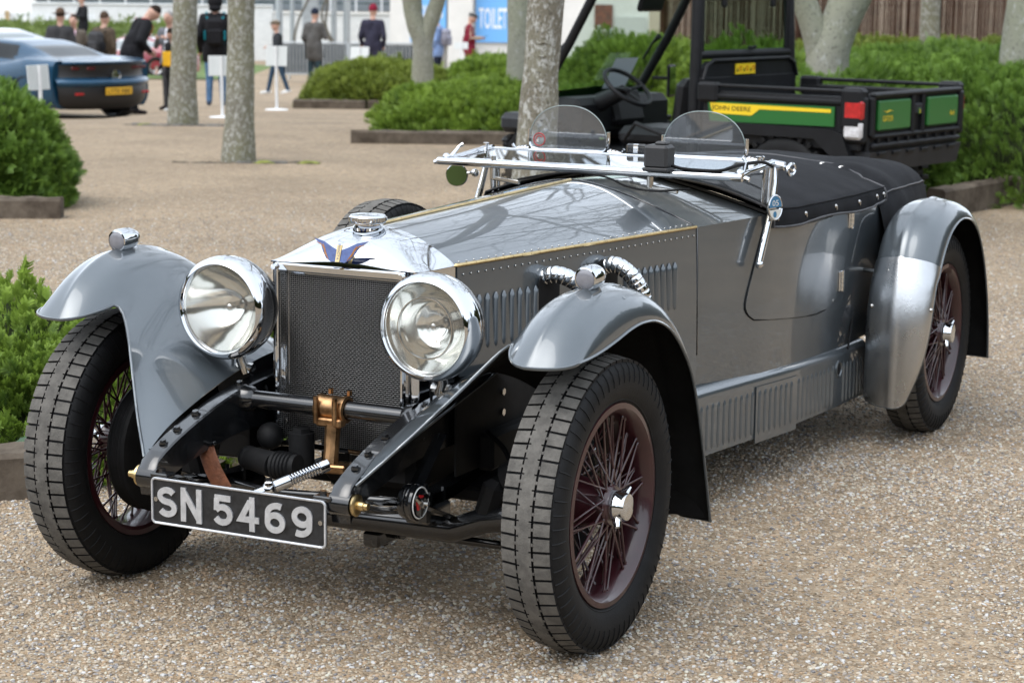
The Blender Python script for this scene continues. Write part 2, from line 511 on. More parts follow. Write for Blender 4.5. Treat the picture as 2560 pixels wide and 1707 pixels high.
# density falls with distance from the viewpoint
pos = ng.nodes.new('GeometryNodeInputPosition')
dist = ng.nodes.new('ShaderNodeVectorMath'); dist.operation = 'DISTANCE'; dist.inputs[1].default_value = tuple(C0)
ng.links.new(pos.outputs[0], dist.inputs[0])
mr = ng.nodes.new('ShaderNodeMapRange'); mr.inputs['From Min'].default_value = 4.5; mr.inputs['From Max'].default_value = 15.5; mr.inputs['To Min'].default_value = 9500; mr.inputs['To Max'].default_value = 150
ng.links.new(dist.outputs['Value'], mr.inputs['Value'])
dp = ng.nodes.new('GeometryNodeDistributePointsOnFaces'); dp.inputs['Seed'].default_value = 3
tn = ng.nodes.new('ShaderNodeTexNoise'); tn.inputs['Scale'].default_value = 1.3; tn.inputs['Detail'].default_value = 4
ng.links.new(pos.outputs[0], tn.inputs['Vector'])
mr3 = ng.nodes.new('ShaderNodeMapRange'); mr3.inputs['From Min'].default_value = .40; mr3.inputs['From Max'].default_value = .58; mr3.inputs['To Min'].default_value = .22; mr3.inputs['To Max'].default_value = 1.15
ng.links.new(tn.outputs['Fac'], mr3.inputs['Value'])
mul = ng.nodes.new('ShaderNodeMath'); mul.operation = 'MULTIPLY'; ng.links.new(mr.outputs[0], mul.inputs[0]); ng.links.new(mr3.outputs[0], mul.inputs[1])
ng.links.new(gi.outputs[0], dp.inputs['Mesh']); ng.links.new(mul.outputs[0], dp.inputs['Density'])
ci = ng.nodes.new('GeometryNodeCollectionInfo'); ci.inputs['Collection'].default_value = pcol; ci.inputs['Separate Children'].default_value = True; ci.inputs['Reset Children'].default_value = True
ip = ng.nodes.new('GeometryNodeInstanceOnPoints'); ip.inputs['Pick Instance'].default_value = True
rv = ng.nodes.new('FunctionNodeRandomValue'); rv.data_type = 'FLOAT_VECTOR'; rv.inputs[0].default_value = (-.35, -.35, 0); rv.inputs[1].default_value = (.35, .35, 6.28)
rs_ = ng.nodes.new('FunctionNodeRandomValue'); rs_.data_type = 'FLOAT'; rs_.inputs[2].default_value = .0; rs_.inputs[3].default_value = 1.0
pw = ng.nodes.new('ShaderNodeMath'); pw.operation = 'POWER'; pw.inputs[1].default_value = 2.2
ma = ng.nodes.new('ShaderNodeMath'); ma.operation = 'MULTIPLY_ADD'; ma.inputs[1].default_value = .0052; ma.inputs[2].default_value = .0026
ng.links.new(rs_.outputs[1], pw.inputs[0]); ng.links.new(pw.outputs[0], ma.inputs[0])
ng.links.new(dp.outputs['Points'], ip.inputs['Points']); ng.links.new(ci.outputs[0], ip.inputs['Instance']); ng.links.new(rv.outputs[0], ip.inputs['Rotation']); ng.links.new(ma.outputs[0], ip.inputs['Scale'])
ng.links.new(ip.outputs[0], go.inputs[0])
md = gp.modifiers.new('stones', 'NODES'); md.node_group = ng

# ================================================================== planting and trees
def raw_mesh(name, V, Q, mats, shade=None):
    me = bpy.data.meshes.new(name)
    me.vertices.add(len(V)); me.vertices.foreach_set('co', np.ascontiguousarray(V, dtype=np.float32).ravel())
    k = Q.shape[1]
    me.loops.add(Q.size); me.loops.foreach_set('vertex_index', np.ascontiguousarray(Q, dtype=np.int32).ravel())
    me.polygons.add(len(Q)); me.polygons.foreach_set('loop_start', np.arange(0, Q.size, k, dtype=np.int32))
    me.update(calc_edges=True)
    if shade is not None:
        at = me.attributes.new('tone', 'FLOAT', 'POINT'); at.data.foreach_set('value', np.ascontiguousarray(shade, dtype=np.float32))
    for m_ in mats: me.materials.append(m_)
    return me

def leaf_mat(name, dark, light, rough=.55):
    m = bpy.data.materials.new(name); m.use_nodes = True
    nt = m.node_tree; N = nt.nodes; L = nt.links; b = N['Principled BSDF']
    at = N.new('ShaderNodeAttribute'); at.attribute_name = 'tone'
    rp = N.new('ShaderNodeValToRGB'); rp.color_ramp.elements[0].color = (*dark, 1); rp.color_ramp.elements[1].color = (*light, 1)
    L.new(at.outputs['Fac'], rp.inputs['Fac']); L.new(rp.outputs[0], b.inputs['Base Color'])
    b.inputs['Roughness'].default_value = rough; b.inputs['Specular IOR Level'].default_value = .3
    tr = N.new('ShaderNodeBsdfTranslucent'); L.new(rp.outputs[0], tr.inputs['Color'])
    mx = N.new('ShaderNodeMixShader'); mx.inputs[0].default_value = .3
    L.new(b.outputs[0], mx.inputs[1]); L.new(tr.outputs[0], mx.inputs[2]); L.new(mx.outputs[0], N['Material Output'].inputs['Surface'])
    return m
leaf_a = leaf_mat('juniper_green', (.050, .100, .014), (.270, .390, .055))
leaf_b = leaf_mat('yew_green', (.044, .096, .016), (.205, .335, .052))
leaf_c = leaf_mat('olive_juniper', (.056, .086, .015), (.270, .330, .055))
core_m = mat('core_dark', (.020, .028, .010), .9, spec=.1, var=.4, vscale=12)
soil = mat('bed_soil', (.05, .038, .026), .95, var=.4, vscale=9, bump=.4, bscale=30)

def sprig_template(L, w, nl=6, droop=.12):
    """a feathery spray: a stem blade with side leaflets in two rows"""
    V = []; Q = []; T = []
    def blade(p, d, n, l, ww, t0, t1):
        d = d / np.linalg.norm(d); s_ = np.cross(d, n); s_ /= np.linalg.norm(s_)
        i = len(V)
        V.extend([p - s_ * ww * .5, p + s_ * ww * .5, p + d * l + s_ * ww * .22, p + d * l - s_ * ww * .22]); T.extend([t0, t0, t1, t1]); Q.append([i, i + 1, i + 2, i + 3])
    up = np.array([0, 0, 1.]); fx = np.array([1., 0, -droop])
    blade(np.zeros(3), fx, up, L, w * .8, .15, .85)
    for k in range(nl):
        f = .22 + .66 * k / (nl - 1 if nl > 1 else 1)
        p = fx * L * f
        for sd in (1, -1):
            d = np.array([.75, sd * .75, .25 * ((k % 2) - .3)]); blade(p, d, up + np.array([0, sd * .5, 0]), L * (.5 - .25 * f), w, .2 + .3 * f, .5 + .5 * f)
    return np.array(V), np.array(Q), np.array(T)

def scatter(P, D, tmpl, rng, smin=.7, smax=1.25):
    V, Q, T = tmpl; n = len(P)
    X = D / np.linalg.norm(D, axis=1, keepdims=True)
    rv = rng.normal(size=(n, 3)); Y = np.cross(X, rv); Y /= np.linalg.norm(Y, axis=1, keepdims=True); Z = np.cross(X, Y)
    sz_ = rng.uniform(smin, smax, n); lng = rng.random(n) < .025; sz_[lng] *= 1.6
    M = np.stack([X, Y, Z], axis=2) * sz_[:, None, None]
    W = np.einsum('nij,kj->nki', M, V) + P[:, None, :]
    F = (Q[None] + (np.arange(n) * len(V))[:, None, None]).reshape(-1, 4)
    cl = np.array([fbm((p[0] * 1.7, p[1] * 1.7, p[2] * 2.2), 2) for p in P])[:, None] if n < 30000 else 0
    tone = np.clip(T[None] * .7 + rng.normal(.12, .16, (n, 1)) + .22 * cl, 0, 1)
    return W.reshape(-1, 3), F, tone.reshape(-1)

def fbm(p, k=3):
    return noise.fractal(Vector(p), 1.0, 2.0, k)

def bush(name, label, cat, s, r, half_r, half_s, h, n, L, w, lm, seed, group=None, lump=.16, zb=None, p=2.6, q=2.2, slope=0.0, rotz=0.0, flat=.55):
    """a clipped or spreading evergreen: root Empty > foliage (sprays), dark core (added hull that blocks light)"""
    loc = S(s, r) if zb is None else S(s, r, zb)
    root = thing(name, label, cat, loc, YAW + rotz, group)
    rng = np.random.default_rng(seed)
    def radius(d):
        a = (abs(d[0] / half_r) ** p + abs(d[1] / half_s) ** p) ** (q / p) + abs(d[2] / h) ** q
        rr = a ** (-1 / q)
        pt = d * rr
        k = 1 + lump * fbm((pt[0] * 1.6 + seed, pt[1] * 1.6, pt[2] * 1.9)) + lump * .45 * fbm((pt[0] * 5 + seed, pt[1] * 5, pt[2] * 5))
        return rr * k
    # sample points over the box faces so that top and sides get even cover
    Pn = []; Dn = []
    at_, as_, ar_ = 4 * half_r * half_s, 2 * (2 * half_r) * h, 2 * (2 * half_s) * h
    tot = at_ + as_ + ar_
    for _ in range(n):
        u = rng.uniform(0, tot)
        if u < at_: pt = np.array([rng.uniform(-half_r, half_r), rng.uniform(-half_s, half_s), h])
        elif u < at_ + as_: pt = np.array([rng.uniform(-half_r, half_r), half_s * (1 if rng.random() < .25 else -1), rng.uniform(0, h)])
        else: pt = np.array([half_r * rng.choice([-1, 1]), rng.uniform(-half_s, half_s), rng.uniform(0, h)])
        d = pt / np.linalg.norm(pt)
        pos = d * radius(d) * rng.choice([1, .96, .9, .8], p=[.5, .25, .15, .1])
        pos[2] += slope * pos[1]
        nrm = np.array([pos[0] / half_r ** 2, pos[1] / half_s ** 2, pos[2] / h ** 2 * flat]); nrm /= np.linalg.norm(nrm) + 1e-9
        dirn = nrm * .75 + rng.normal(size=3) * .38 + np.array([0, 0, .55])
        Pn.append(pos); Dn.append(dirn)
    V, F, T = scatter(np.array(Pn), np.array(Dn), sprig_template(L, w), rng)
    link('foliage', raw_mesh('foliage', V, F, [lm], T), root, kind='stuff')
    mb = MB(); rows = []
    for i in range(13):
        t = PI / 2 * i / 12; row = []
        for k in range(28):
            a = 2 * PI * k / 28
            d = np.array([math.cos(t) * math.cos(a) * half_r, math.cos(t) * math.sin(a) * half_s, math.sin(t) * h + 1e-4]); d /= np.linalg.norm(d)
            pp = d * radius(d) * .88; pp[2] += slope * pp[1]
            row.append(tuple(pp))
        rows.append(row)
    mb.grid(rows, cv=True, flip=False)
    mb.build('dark_core', [core_m], root, 60)  # dark hull added inside the foliage to block light coming through
    return root

bush('evergreen_shrub', 'rounded feathery green shrub at the left edge above a short timber sleeper', 'shrub', 14.9, -3.80, .66, .70, .76, 12300, 0.070, 0.0056, leaf_b, 11, lump=.22)
bush('evergreen_shrub', 'low sprawling green shrub with loose shoots behind the far front wheel', 'shrub', 7.55, -1.62, .86, .85, .41, 13500, 0.052, 0.0063, leaf_a, 12, lump=.34, flat=1.0)
bush('evergreen_shrub', 'mounded bright green shrub in the middle bed with a long sleeper in front', 'shrub', 22.6, -.20, 1.22, 1.45, .50, 15750, 0.089, 0.0077, leaf_a, 13, lump=.17)
bush('evergreen_shrub', 'olive green spreading shrub at the left end of the far middle bed', 'shrub', 33.0, -2.05, 1.15, 1.6, .62, 12750, 0.111, 0.0099, leaf_c, 14, lump=.17)
bush('evergreen_shrub', 'low green shrub behind the forked grey tree', 'shrub', 33.6, .10, 1.45, 1.7, .72, 12000, 0.111, 0.0099, leaf_a, 15, lump=.15)
bush('evergreen_shrub', 'green shrub seen through the windscreen of the green utility vehicle', 'shrub', 21.5, 1.30, .85, 1.4, 1.02, 9000, 0.089, 0.0077, leaf_a, 16, lump=.15)
bush('evergreen_shrub', 'leafy green shrub below the white rope posts', 'shrub', 20.0, 2.2, .85, 1.2, 1.0, 9000, 0.089, 0.0077, leaf_a, 17, lump=.2)
bush('evergreen_hedge', 'large dense green hedge behind the tailgate at the right', 'hedge', 18.6, 4.25, 1.62, 3.2, .95, 33000, 0.078, 0.0067, leaf_b, 18, lump=.10, p=4, q=4)
bush('evergreen_hedge', 'far low hedge at the foot of the brown reed fence', 'hedge', 26.3, 5.2, 2.7, 1.5, 1.0, 14250, 0.096, 0.0090, leaf_c, 19, lump=.10, p=4, q=3)
bush('evergreen_shrub', 'loose dark shrub at the near corner of the large hedge, under the tailgate', 'shrub', 16.0, 2.55, .62, .65, .95, 7800, 0.074, 0.0067, leaf_b, 20, lump=.2, p=3, q=3)

# ivy leaves at the foot of the low shrub
root = thing('ivy_plant', 'small dark ivy leaves at the foot of the low left shrub', 'ivy', S(6.72, -1.56), YAW)
rng = random.Random(8); ivm = mat('ivy_green', (.02, .06, .018), .4, var=.4, vscale=30)
star = [(0, 0), (.5, -.35), (.62, .05), (1, .1), (.66, .42), (.55, .9), (.1, .62), (-.4, .72), (-.3, .3), (-.55, -.05), (-.1, -.08)]
for k in range(16):
    m = MB(); sz = rng.uniform(.025, .045)
    M_ = Euler((rng.uniform(.5, 1.3), rng.uniform(-.4, .4), rng.uniform(-1.2, 1.2))).to_matrix()
    m.prism([(a * sz, b * sz) for a, b in star], (rng.uniform(-.22, .25), rng.uniform(-.12, .06), rng.uniform(.03, .17)), M_ @ Vector((1, 0, 0)), M_ @ Vector((0, 1, 0)), M_ @ Vector((0, 0, .001)))
    m.build('leaf', [ivm], root, None)

# timber edging: each sleeper its own thing
wood = mat('weathered_sleeper', (.062, .048, .036), .9, spec=.2, col2=(.135, .11, .085), vscale=7, bump=.5, bscale=25)
def sleeper(s, r, length, h, d, ang, label):
    mb = MB(); n = 14; rows = []
    rg = random.Random(int(s * 100 + r * 10))
    for i in range(n + 1):
        x = -length / 2 + length * i / n
        j = lambda k: .007 * rg.uniform(-1, 1)
        rows.append([(x, -d / 2 + j(0), -.02), (x, -d / 2 + j(1), h - .018), (x, -d / 2 + .018, h + j(2)), (x, d / 2 - .018, h + j(3)), (x, d / 2 + j(4), h - .018), (x, d / 2 + j(5), -.02)])
    mb.grid(rows, cv=True, flip=True); mb.add(rows[0], [(0, 1, 2, 3, 4, 5)]); mb.add(rows[-1], [(5, 4, 3, 2, 1, 0)])
    o = mb.build('timber_sleeper', [wood], None, 30, loc=S(s, r), rot=(0, 0, YAW + ang))
    tag(o, label, 'sleeper', 'timber sleepers edging the beds')
sleeper(14.12, -3.75, 1.45, .135, .16, .06, 'short dark sleeper under the left edge shrub')
sleeper(6.45, -1.98, 1.0, .15, .18, .3, 'weathered sleeper beside the far front wheel at the left edge')
sleeper(20.98, -.30, 2.62, .125, .16, -.02, 'long grey sleeper in front of the mounded middle shrub')
sleeper(31.3, -2.72, 1.06, .13, .18, 0, 'left one of the two brown sleepers of the far middle bed')
sleeper(31.36, -1.55, 1.22, .13, .18, -.02, 'right one of the two brown sleepers of the far middle bed')
sleeper(15.25, 3.30, 1.25, .20, .14, .95, 'sleeper at the hedge foot nearest the rear wing')
sleeper(16.45, 4.20, 1.70, .20, .14, .92, 'sleeper at the hedge foot by the right picture edge')
# soil of the beds
def soil_patch(label_, cs, cr, hr, hs_, zo):
    mb = MB(); rows = []
    for i in range(7):
        rows.append([tuple(S(cs - hs_ + 2 * hs_ * i / 6, cr - hr + 2 * hr * k / 6) + Vector((0, 0, zo + .05 * noise.noise(Vector((i * .9, k * .8, cs)))))) for k in range(7)])
    mb.grid(rows, flip=True); mb.build('soil', [soil], None, 60, kind='structure')
soil_patch('', 22.7, -.2, 1.25, 1.55, .05); soil_patch('', 33.0, -.9, 2.4, 1.55, .06); soil_patch('', 7.6, -1.75, .8, .9, .05)

# ---- trees
def bark_mat(name, base, pale, dark, sc=1.0, patch=.5, green=(.16, .17, .10)):
    m = bpy.data.materials.new(name); m.use_nodes = True
    nt = m.node_tree; N = nt.nodes; L = nt.links; b = N['Principled BSDF']
    tc = N.new('ShaderNodeTexCoord'); mp = N.new('ShaderNodeMapping'); mp.inputs['Scale'].default_value = (sc, sc, sc * .75); L.new(tc.outputs['Object'], mp.inputs['Vector'])
    def nz(scale, det, ro=.6):
        n_ = N.new('ShaderNodeTexNoise'); n_.inputs['Scale'].default_value = scale; n_.inputs['Detail'].default_value = det; n_.inputs['Roughness'].default_value = ro; L.new(mp.outputs[0], n_.inputs['Vector']); return n_
    def ramp(src, a, b_, c0, c1):
        r_ = N.new('ShaderNodeValToRGB'); r_.color_ramp.elements[0].position = a; r_.color_ramp.elements[1].position = b_; r_.color_ramp.elements[0].color = (*c0, 1); r_.color_ramp.elements[1].color = (*c1, 1); L.new(src, r_.inputs['Fac']); return r_
    def mixc(f, c1, c2):
        x = N.new('ShaderNodeMix'); x.data_type = 'RGBA'; L.new(f, x.inputs[0]); L.new(c1, x.inputs[6]); L.new(c2, x.inputs[7]); return x
    n_big, n_mid, n_fin = nz(2.6, 4), nz(20, 8, .75), nz(55, 5, .7)
    base_r = ramp(n_big.outputs['Fac'], .35, .65, base, green)
    lich = ramp(n_mid.outputs['Fac'], patch, patch + .09, (0, 0, 0), (1, 1, 1))
    pal = N.new('ShaderNodeRGB'); pal.outputs[0].default_value = (*pale, 1)
    m1 = mixc(lich.outputs[0], base_r.outputs[0], pal.outputs[0])
    dk = ramp(n_fin.outputs['Fac'], .33, .47, (1, 1, 1), (0, 0, 0)); drk = N.new('ShaderNodeRGB'); drk.outputs[0].default_value = (*dark, 1)
    m2 = mixc(dk.outputs[0], m1.outputs[2], drk.outputs[0])
    L.new(m2.outputs[2], b.inputs['Base Color']); b.inputs['Roughness'].default_value = .85; b.inputs['Specular IOR Level'].default_value = .25
    bp = N.new('ShaderNodeBump'); bp.inputs['Strength'].default_value = .5; bp.inputs['Distance'].default_value = .012
    ad = N.new('ShaderNodeMath'); ad.operation = 'ADD'; L.new(n_mid.outputs['Fac'], ad.inputs[0]); L.new(n_fin.outputs['Fac'], ad.inputs[1])
    L.new(ad.outputs[0], bp.inputs['Height']); L.new(bp.outputs[0], b.inputs['Normal'])
    return m
bark1 = bark_mat('lichen_bark', (.19, .18, .145), (.39, .39, .36), (.085, .078, .056), 1.4, .50, (.19, .185, .12))
bark2 = bark_mat('spotted_bark', (.15, .13, .10), (.42, .42, .39), (.06, .055, .042), 1.5, .50, (.21, .20, .15))
bark3 = bark_mat('smooth_grey_bark', (.25, .25, .21), (.36, .37, .34), (.12, .12, .095), .8, .55, (.25, .26, .19))
branch_m = mat('branch_bark', (.11, .10, .08), .85, var=.35, vscale=6)

def limb(mb, pts, rads, n, seed, rough=.06, mi=0):
    """tapered limb with an uneven skin"""
    pts = spl(pts, max(6, len(pts) * 7)); N_ = len(pts)
    rad = np.interp(np.linspace(0, 1, N_), np.linspace(0, 1, len(rads)), rads)
    base = len(mb.v)
    mb.tube(pts, list(rad), n, True, mi=mi)
    for i in range(base, len(mb.v)):
        k = (i - base) // n
        if k >= N_: continue
        c_ = Vector(pts[k]); v_ = Vector(mb.v[i])
        f = 1 + rough * fbm((v_.x * 5 + seed, v_.y * 5, v_.z * 2.4)) + rough * .5 * fbm((v_.x * 14 + seed, v_.y * 14, v_.z * 6))
        mb.v[i] = tuple(c_ + (v_ - c_) * f)

def grow(mb, p, d, r, L, depth, rg, side=0.0):
    n = 5; pts = [p]; q = p.copy(); dd = d.copy()
    for k in range(n):
        dd = (dd + Vector((rg.uniform(-1, 1), rg.uniform(-1, 1), rg.uniform(-.5, .9))) * .17).normalized()
        q = q + dd * L / n; pts.append(q)
    mb.tube(pts, [r * (1 - .55 * i / n) for i in range(n + 1)], 6 if depth > 2 else (4 if depth > 0 else 3), depth < 2)
    if depth <= 0: return
    nb = 4 if depth > 1 else 5
    for k in range(nb):
        i = min(n, 1 + int((k + .6) * n / nb)) if k < nb - 1 else n
        az = rg.uniform(0, 2 * PI); o = dd.orthogonal().normalized(); o = Matrix.Rotation(az, 3, dd) @ o
        nd = (dd * rg.uniform(.5, .9) + o * rg.uniform(.5, .95) + Vector((0, 0, .18))).normalized()
        grow(mb, pts[i].copy(), nd, r * rg.uniform(.36, .55), L * rg.uniform(.50, .78), depth - 1, rg)

def tree(label, s, r, axis, rads, bark, seed, forks=(), crown_len=2.6, n=22, zb=None, depth=4, flare=1.25):
    """axis: list of (dr, ds, z) offsets up the trunk; forks: further limbs of the same kind"""
    root = thing('bare_tree', label, 'tree', S(s, r) if zb is None else S(s, r, zb), YAW, 'grey barked trees on the gravel and in the beds')
    mb = MB(); rads = list(rads); axis = list(axis)
    a0, a1 = Vector(axis[0]), Vector(axis[1])
    axis = [tuple(a0), tuple(a0.lerp(a1, .18)), tuple(a0.lerp(a1, .45))] + axis[1:]; r0_ = rads[0]
    rads = [r0_ * flare * 1.2, r0_ * (1 + (flare - 1) * .5), r0_ * .99] + rads[1:]
    limb(mb, axis, rads, n, seed)
    ends = [(Vector(axis[-1]), (Vector(axis[-1]) - Vector(axis[-2])).normalized(), rads[-1])]
    for ax2, r2 in forks:
        limb(mb, ax2, r2, n, seed + 3)
        ends.append((Vector(ax2[-1]), (Vector(ax2[-1]) - Vector(ax2[-2])).normalized(), r2[-1]))
    mb.build('trunk', [bark], root, 60)
    cr = MB(); rg = random.Random(seed)
    for e, d, rr in ends:
        k = 4 if len(ends) == 1 else 3
        for j in range(k):
            az = 2 * PI * (j + rg.uniform(0, .5)) / k
            nd = (d * .75 + Vector((math.cos(az), math.sin(az), .25)) * .75).normalized()
            grow(cr, e - d * .05, nd, rr * .62, crown_len * rg.uniform(.85, 1.2), depth - 1, rg)
    cr.build('crown', [branch_m], root, 60)
    return root
t1 = tree('lichen covered trunk behind the white sign board, left of the two front trees', 24.1, -3.76, [(0, 0, -.05), (.02, 0, .6), (.05, .0, 1.3), (.06, .1, 2.4), (.05, .1, 3.4)], [.140, .130, .125, .12, .10], bark1, 21, crown_len=3.6, flare=1.1)
t2 = tree('lichen covered trunk rooted in a strip of mossy stone, right of the two front trees', 18.6, -2.42, [(0, 0, -.05), (.02, 0, .5), (.04, 0, 1.3), (.06, -.1, 2.4), (.10, -.1, 3.3)], [.122, .116, .108, .105, .09], bark1, 22, flare=1.06, crown_len=4.2, depth=5)
t3 = tree('grey tree forking into a V above the far middle bed', 28.0, -1.20, [(0, 0, -.1), (-.01, 0, .5), (-.02, 0, .95), (-.12, 0, 1.25), (-.16, 0, 1.6), (-.25, -.2, 3.2)], [.13, .12, .135, .10, .085, .07], bark3, 23, forks=[([(-.02, 0, .75), (.03, 0, 1.05), (.13, 0, 1.35), (.24, 0, 1.75), (.5, .2, 3.2)], [.11, .105, .09, .085, .065])])
t4 = tree('pale grey trunk just left of the spotted near trunk', 23.2, .09, [(0, 0, -.1), (-.02, 0, .6), (-.05, 0, 1.4), (-.06, .1, 2.6), (0, .1, 3.4)], [.145, .12, .115, .11, .09], bark3, 24, crown_len=4.2, depth=5)
t5 = tree('spotted grey trunk with round branch scars beside the green utility vehicle', 11.6, .10, [(-.01, 0, -.03), (.0, 0, .4), (.03, 0, .9), (.055, 0, 1.35), (.07, 0, 1.9), (.06, -.1, 2.7)], [.115, .098, .098, .104, .105, .09], bark2, 25, n=28, crown_len=3.6, depth=6)
t6 = tree('thick smooth tree forking to the right behind the utility vehicle', 18.0, 2.63, [(.02, 0, -.1), (.0, 0, .5), (.0, 0, .95), (.06, 0, 1.18), (.17, 0, 1.45), (.38, 0, 1.9), (.9, -.2, 3.2)], [.19, .165, .165, .135, .118, .10, .08], bark3, 26, n=28, forks=[([(-.02, 0, .85), (-.09, 0, 1.12), (-.19, 0, 1.38), (-.34, 0, 1.8), (-.6, .1, 3.0)], [.13, .105, .085, .075, .06])], crown_len=4.4, depth=5)
t7 = tree('slim grey trunk standing in front of the brown reed fence', 25.0, 4.86, [(0, 0, -.1), (-.02, 0, .9), (-.03, 0, 1.5), (-.03, 0, 3)], [.12, .108, .10, .085], bark1, 27)
t8 = tree('stout pale trunk at the right edge rising out of the hedge', 17.2, 4.10, [(.0, 0, -.1), (.0, 0, .9), (.02, 0, 1.4), (.05, 0, 2.0), (.1, .1, 3.2)], [.21, .185, .165, .16, .13], bark3, 28, crown_len=4.2, depth=5)
# branch scars on the near trunk
scm = MB()
for (zc, rr_, dx) in ((1.02, .050, .005), (1.245, .036, .012)):
    if True:
        pts = [(.035 + dx + rr_ * math.cos(a), -.098 + .030 * (math.cos(a)) ** 2, zc + rr_ * 1.05 * math.sin(a)) for a in np.linspace(0, 2 * PI * 27 / 28, 28)]
        scm = MB(); scm.tube(pts, .0085, 6, closed=True); scm.build('branch_scar', [bark2], t5, 60)
m = MB(); m.ball((.040, -.094, .865), .034, 14, 8, (1, .35, .42)); m.build('knot_lip', [bark2], t5, 60)
m = MB(); m.ball((.042, -.106, .865), .013, 10, 6, (1, .4, .7)); m.build('knot_hole', [blackm], t5, 60)
# mossy stone strips round two of the trees
stone_m = mat('tree_pit_stone', (.16, .15, .14), .9, col2=(.07, .065, .06), vscale=6, bump=.5, bscale=20)
moss_m = mat('moss_yellow_green', (.16, .17, .035), .95, var=.4, vscale=14, bump=.5, bscale=60)
litter_m = mat('leaf_litter', (.045, .038, .030), .95, spec=.1, col2=(.12, .105, .085), vscale=25, bump=.6, bscale=50)
def pit(s, r, halfw, label, mossy):
    root = thing('tree_pit_edging', label, 'stone edging', S(s, r), YAW)
    rg = random.Random(int(s * 7))
    x = -halfw
    while x < halfw:
        l = rg.uniform(.06, .20)
        if rg.random() < .3: x += l; continue
        mb = MB(); mb.box((x + l / 2, rg.uniform(-.05, .05) + .07 * math.sin(x * 3 + s), -.004), (l - .008, .05 + .09 * rg.random(), .04 + .012 * rg.random()), Matrix.Rotation(rg.uniform(-.4, .4), 3, 'Z'), bev=.013)
        mb.build('edging_stone', [stone_m], root, 30); x += l
    lit = MB(); rows = []
    for i in range(25):
        u = i / 24 * 2 - 1; row = []
        for k in range(9):
            v = k / 8 * 2 - 1
            wv = (.05 + .05 * abs(noise.noise(Vector((u * 4, s, 0))))) * (1 - .6 * u * u)
            row.append((u * halfw * 1.02, .03 + .07 * math.sin(u * halfw * 3 + s) + v * wv * 1.5, -.012 + .028 * (1 - v * v) * (.35 + abs(noise.noise(Vector((u * 7, v * 2, s)))))))
        rows.append(row)
    lit.grid(rows); lit.build('leaf_litter', [litter_m], root, 60, kind='stuff')
    for x0 in mossy:
        mb = MB(); rows = []
        for i in range(9):
            row = []
            for k in range(7):
                u, v = i / 8 * 2 - 1, k / 6 * 2 - 1
                row.append((x0 + u * .10, -.02 + v * .05, .004 + .022 * max(0, 1 - u * u) * max(0, 1 - v * v) + .01 * noise.noise(Vector((u * 3, v * 3, x0)))))
            rows.append(row)
        mb.grid(rows, flip=False); mb.build('moss', [moss_m], root, 60, kind='stuff')
pit(18.42, -2.33, .62, 'low broken strip of stones and moss at the foot of the right front tree', (.17, .55))
pit(23.9, -3.74, .66, 'low broken strip of stones at the foot of the left front tree', (-.4,))

# ================================================================== far background
white_wall = mat('white_painted_brick', (.66, .68, .67), .7, var=.05, vscale=3)
def brick_wall_mat():
    m = bpy.data.materials.new('painted_brickwork'); m.use_nodes = True
    nt = m.node_tree; N = nt.nodes; L = nt.links; b = N['Principled BSDF']
    tc = N.new('ShaderNodeTexCoord'); mp = N.new('ShaderNodeMapping'); mp.inputs['Rotation'].default_value = (PI / 2, 0, 0); L.new(tc.outputs['Object'], mp.inputs['Vector'])
    bk = N.new('ShaderNodeTexBrick'); bk.inputs['Scale'].default_value = 1; bk.inputs['Brick Width'].default_value = .225; bk.inputs['Row Height'].default_value = .075; bk.inputs['Mortar Size'].default_value = .006
    bk.inputs['Color1'].default_value = (.70, .72, .71, 1); bk.inputs['Color2'].default_value = (.62, .64, .635, 1); bk.inputs['Mortar'].default_value = (.50, .52, .52, 1)
    L.new(mp.outputs[0], bk.inputs['Vector']); L.new(bk.outputs['Color'], b.inputs['Base Color']); b.inputs['Roughness'].default_value = .7
    return m
brickw = brick_wall_mat()
# long white wall
root = thing('boundary_wall', 'long white painted brick wall across the far left and centre', 'wall', S(84, -11, gz(84)), YAW)
m = MB(); m.box((-3.2, 0, 1.05), (9.4, .3, 2.10)); m.build('wall', [brickw], root, None)
m = MB(); m.box((3.9, 0, .92), (4.75, .3, 1.84)); m.build('wall', [brickw], root, None)
m = MB(); m.box((-3.2, -.02, 2.13), (9.4, .38, .06), bev=.01); m.box((3.9, -.02, 1.87), (4.75, .38, .06), bev=.01); m.build('coping', [white_wall], root, 30)
# railing above the wall
dgreen = mat('rail_green', (.02, .045, .045), .5)
wmet = mat('white_metal', (.70, .71, .72), .45, var=.05)
root = thing('terrace_railing', 'dark rails and white posts running along the top of the far wall', 'railing', S(85.5, -11, gz(84)), YAW)
for k in range(15):
    m = MB(); m.box((-7.6 + k * 1.02, 0, 2.5), (.06, .06, 1.2)); m.build('post', [wmet], root, None)
for z in (2.24, 2.46, 2.68, 2.90):
    m = MB(); m.box((-1, 0, z), (14.4, .045, .055)); m.build('rail', [dgreen], root, None)
m = MB(); m.box((-1, 1.2, 2.35), (14.4, 1.5, .9)); m.build('terrace_deck', [mat('terrace_grey', (.22, .25, .27), .8, var=.2, vscale=2)], root, None)
# grey canopy roof behind
root = thing('canopy', 'pale grey canopy roof beyond the far wall', 'canopy', S(92, -8, gz(84)), YAW)
m = MB(); m.prism([(-1.5, 2.3), (3.6, 2.15), (3.6, 3.4), (-1.2, 3.5)], (0, 0, 0), (1, 0, 0), (0, 0, 1), (0, 3, 0)); m.build('roof_sheet', [mat('canopy_grey', (.36, .41, .45), .6)], root, None)
m = MB(); m.box((1.1, -.05, 2.12), (5.2, .15, .12)); m.build('gutter', [mat('gutter_brown', (.20, .13, .10), .7)], root, None)
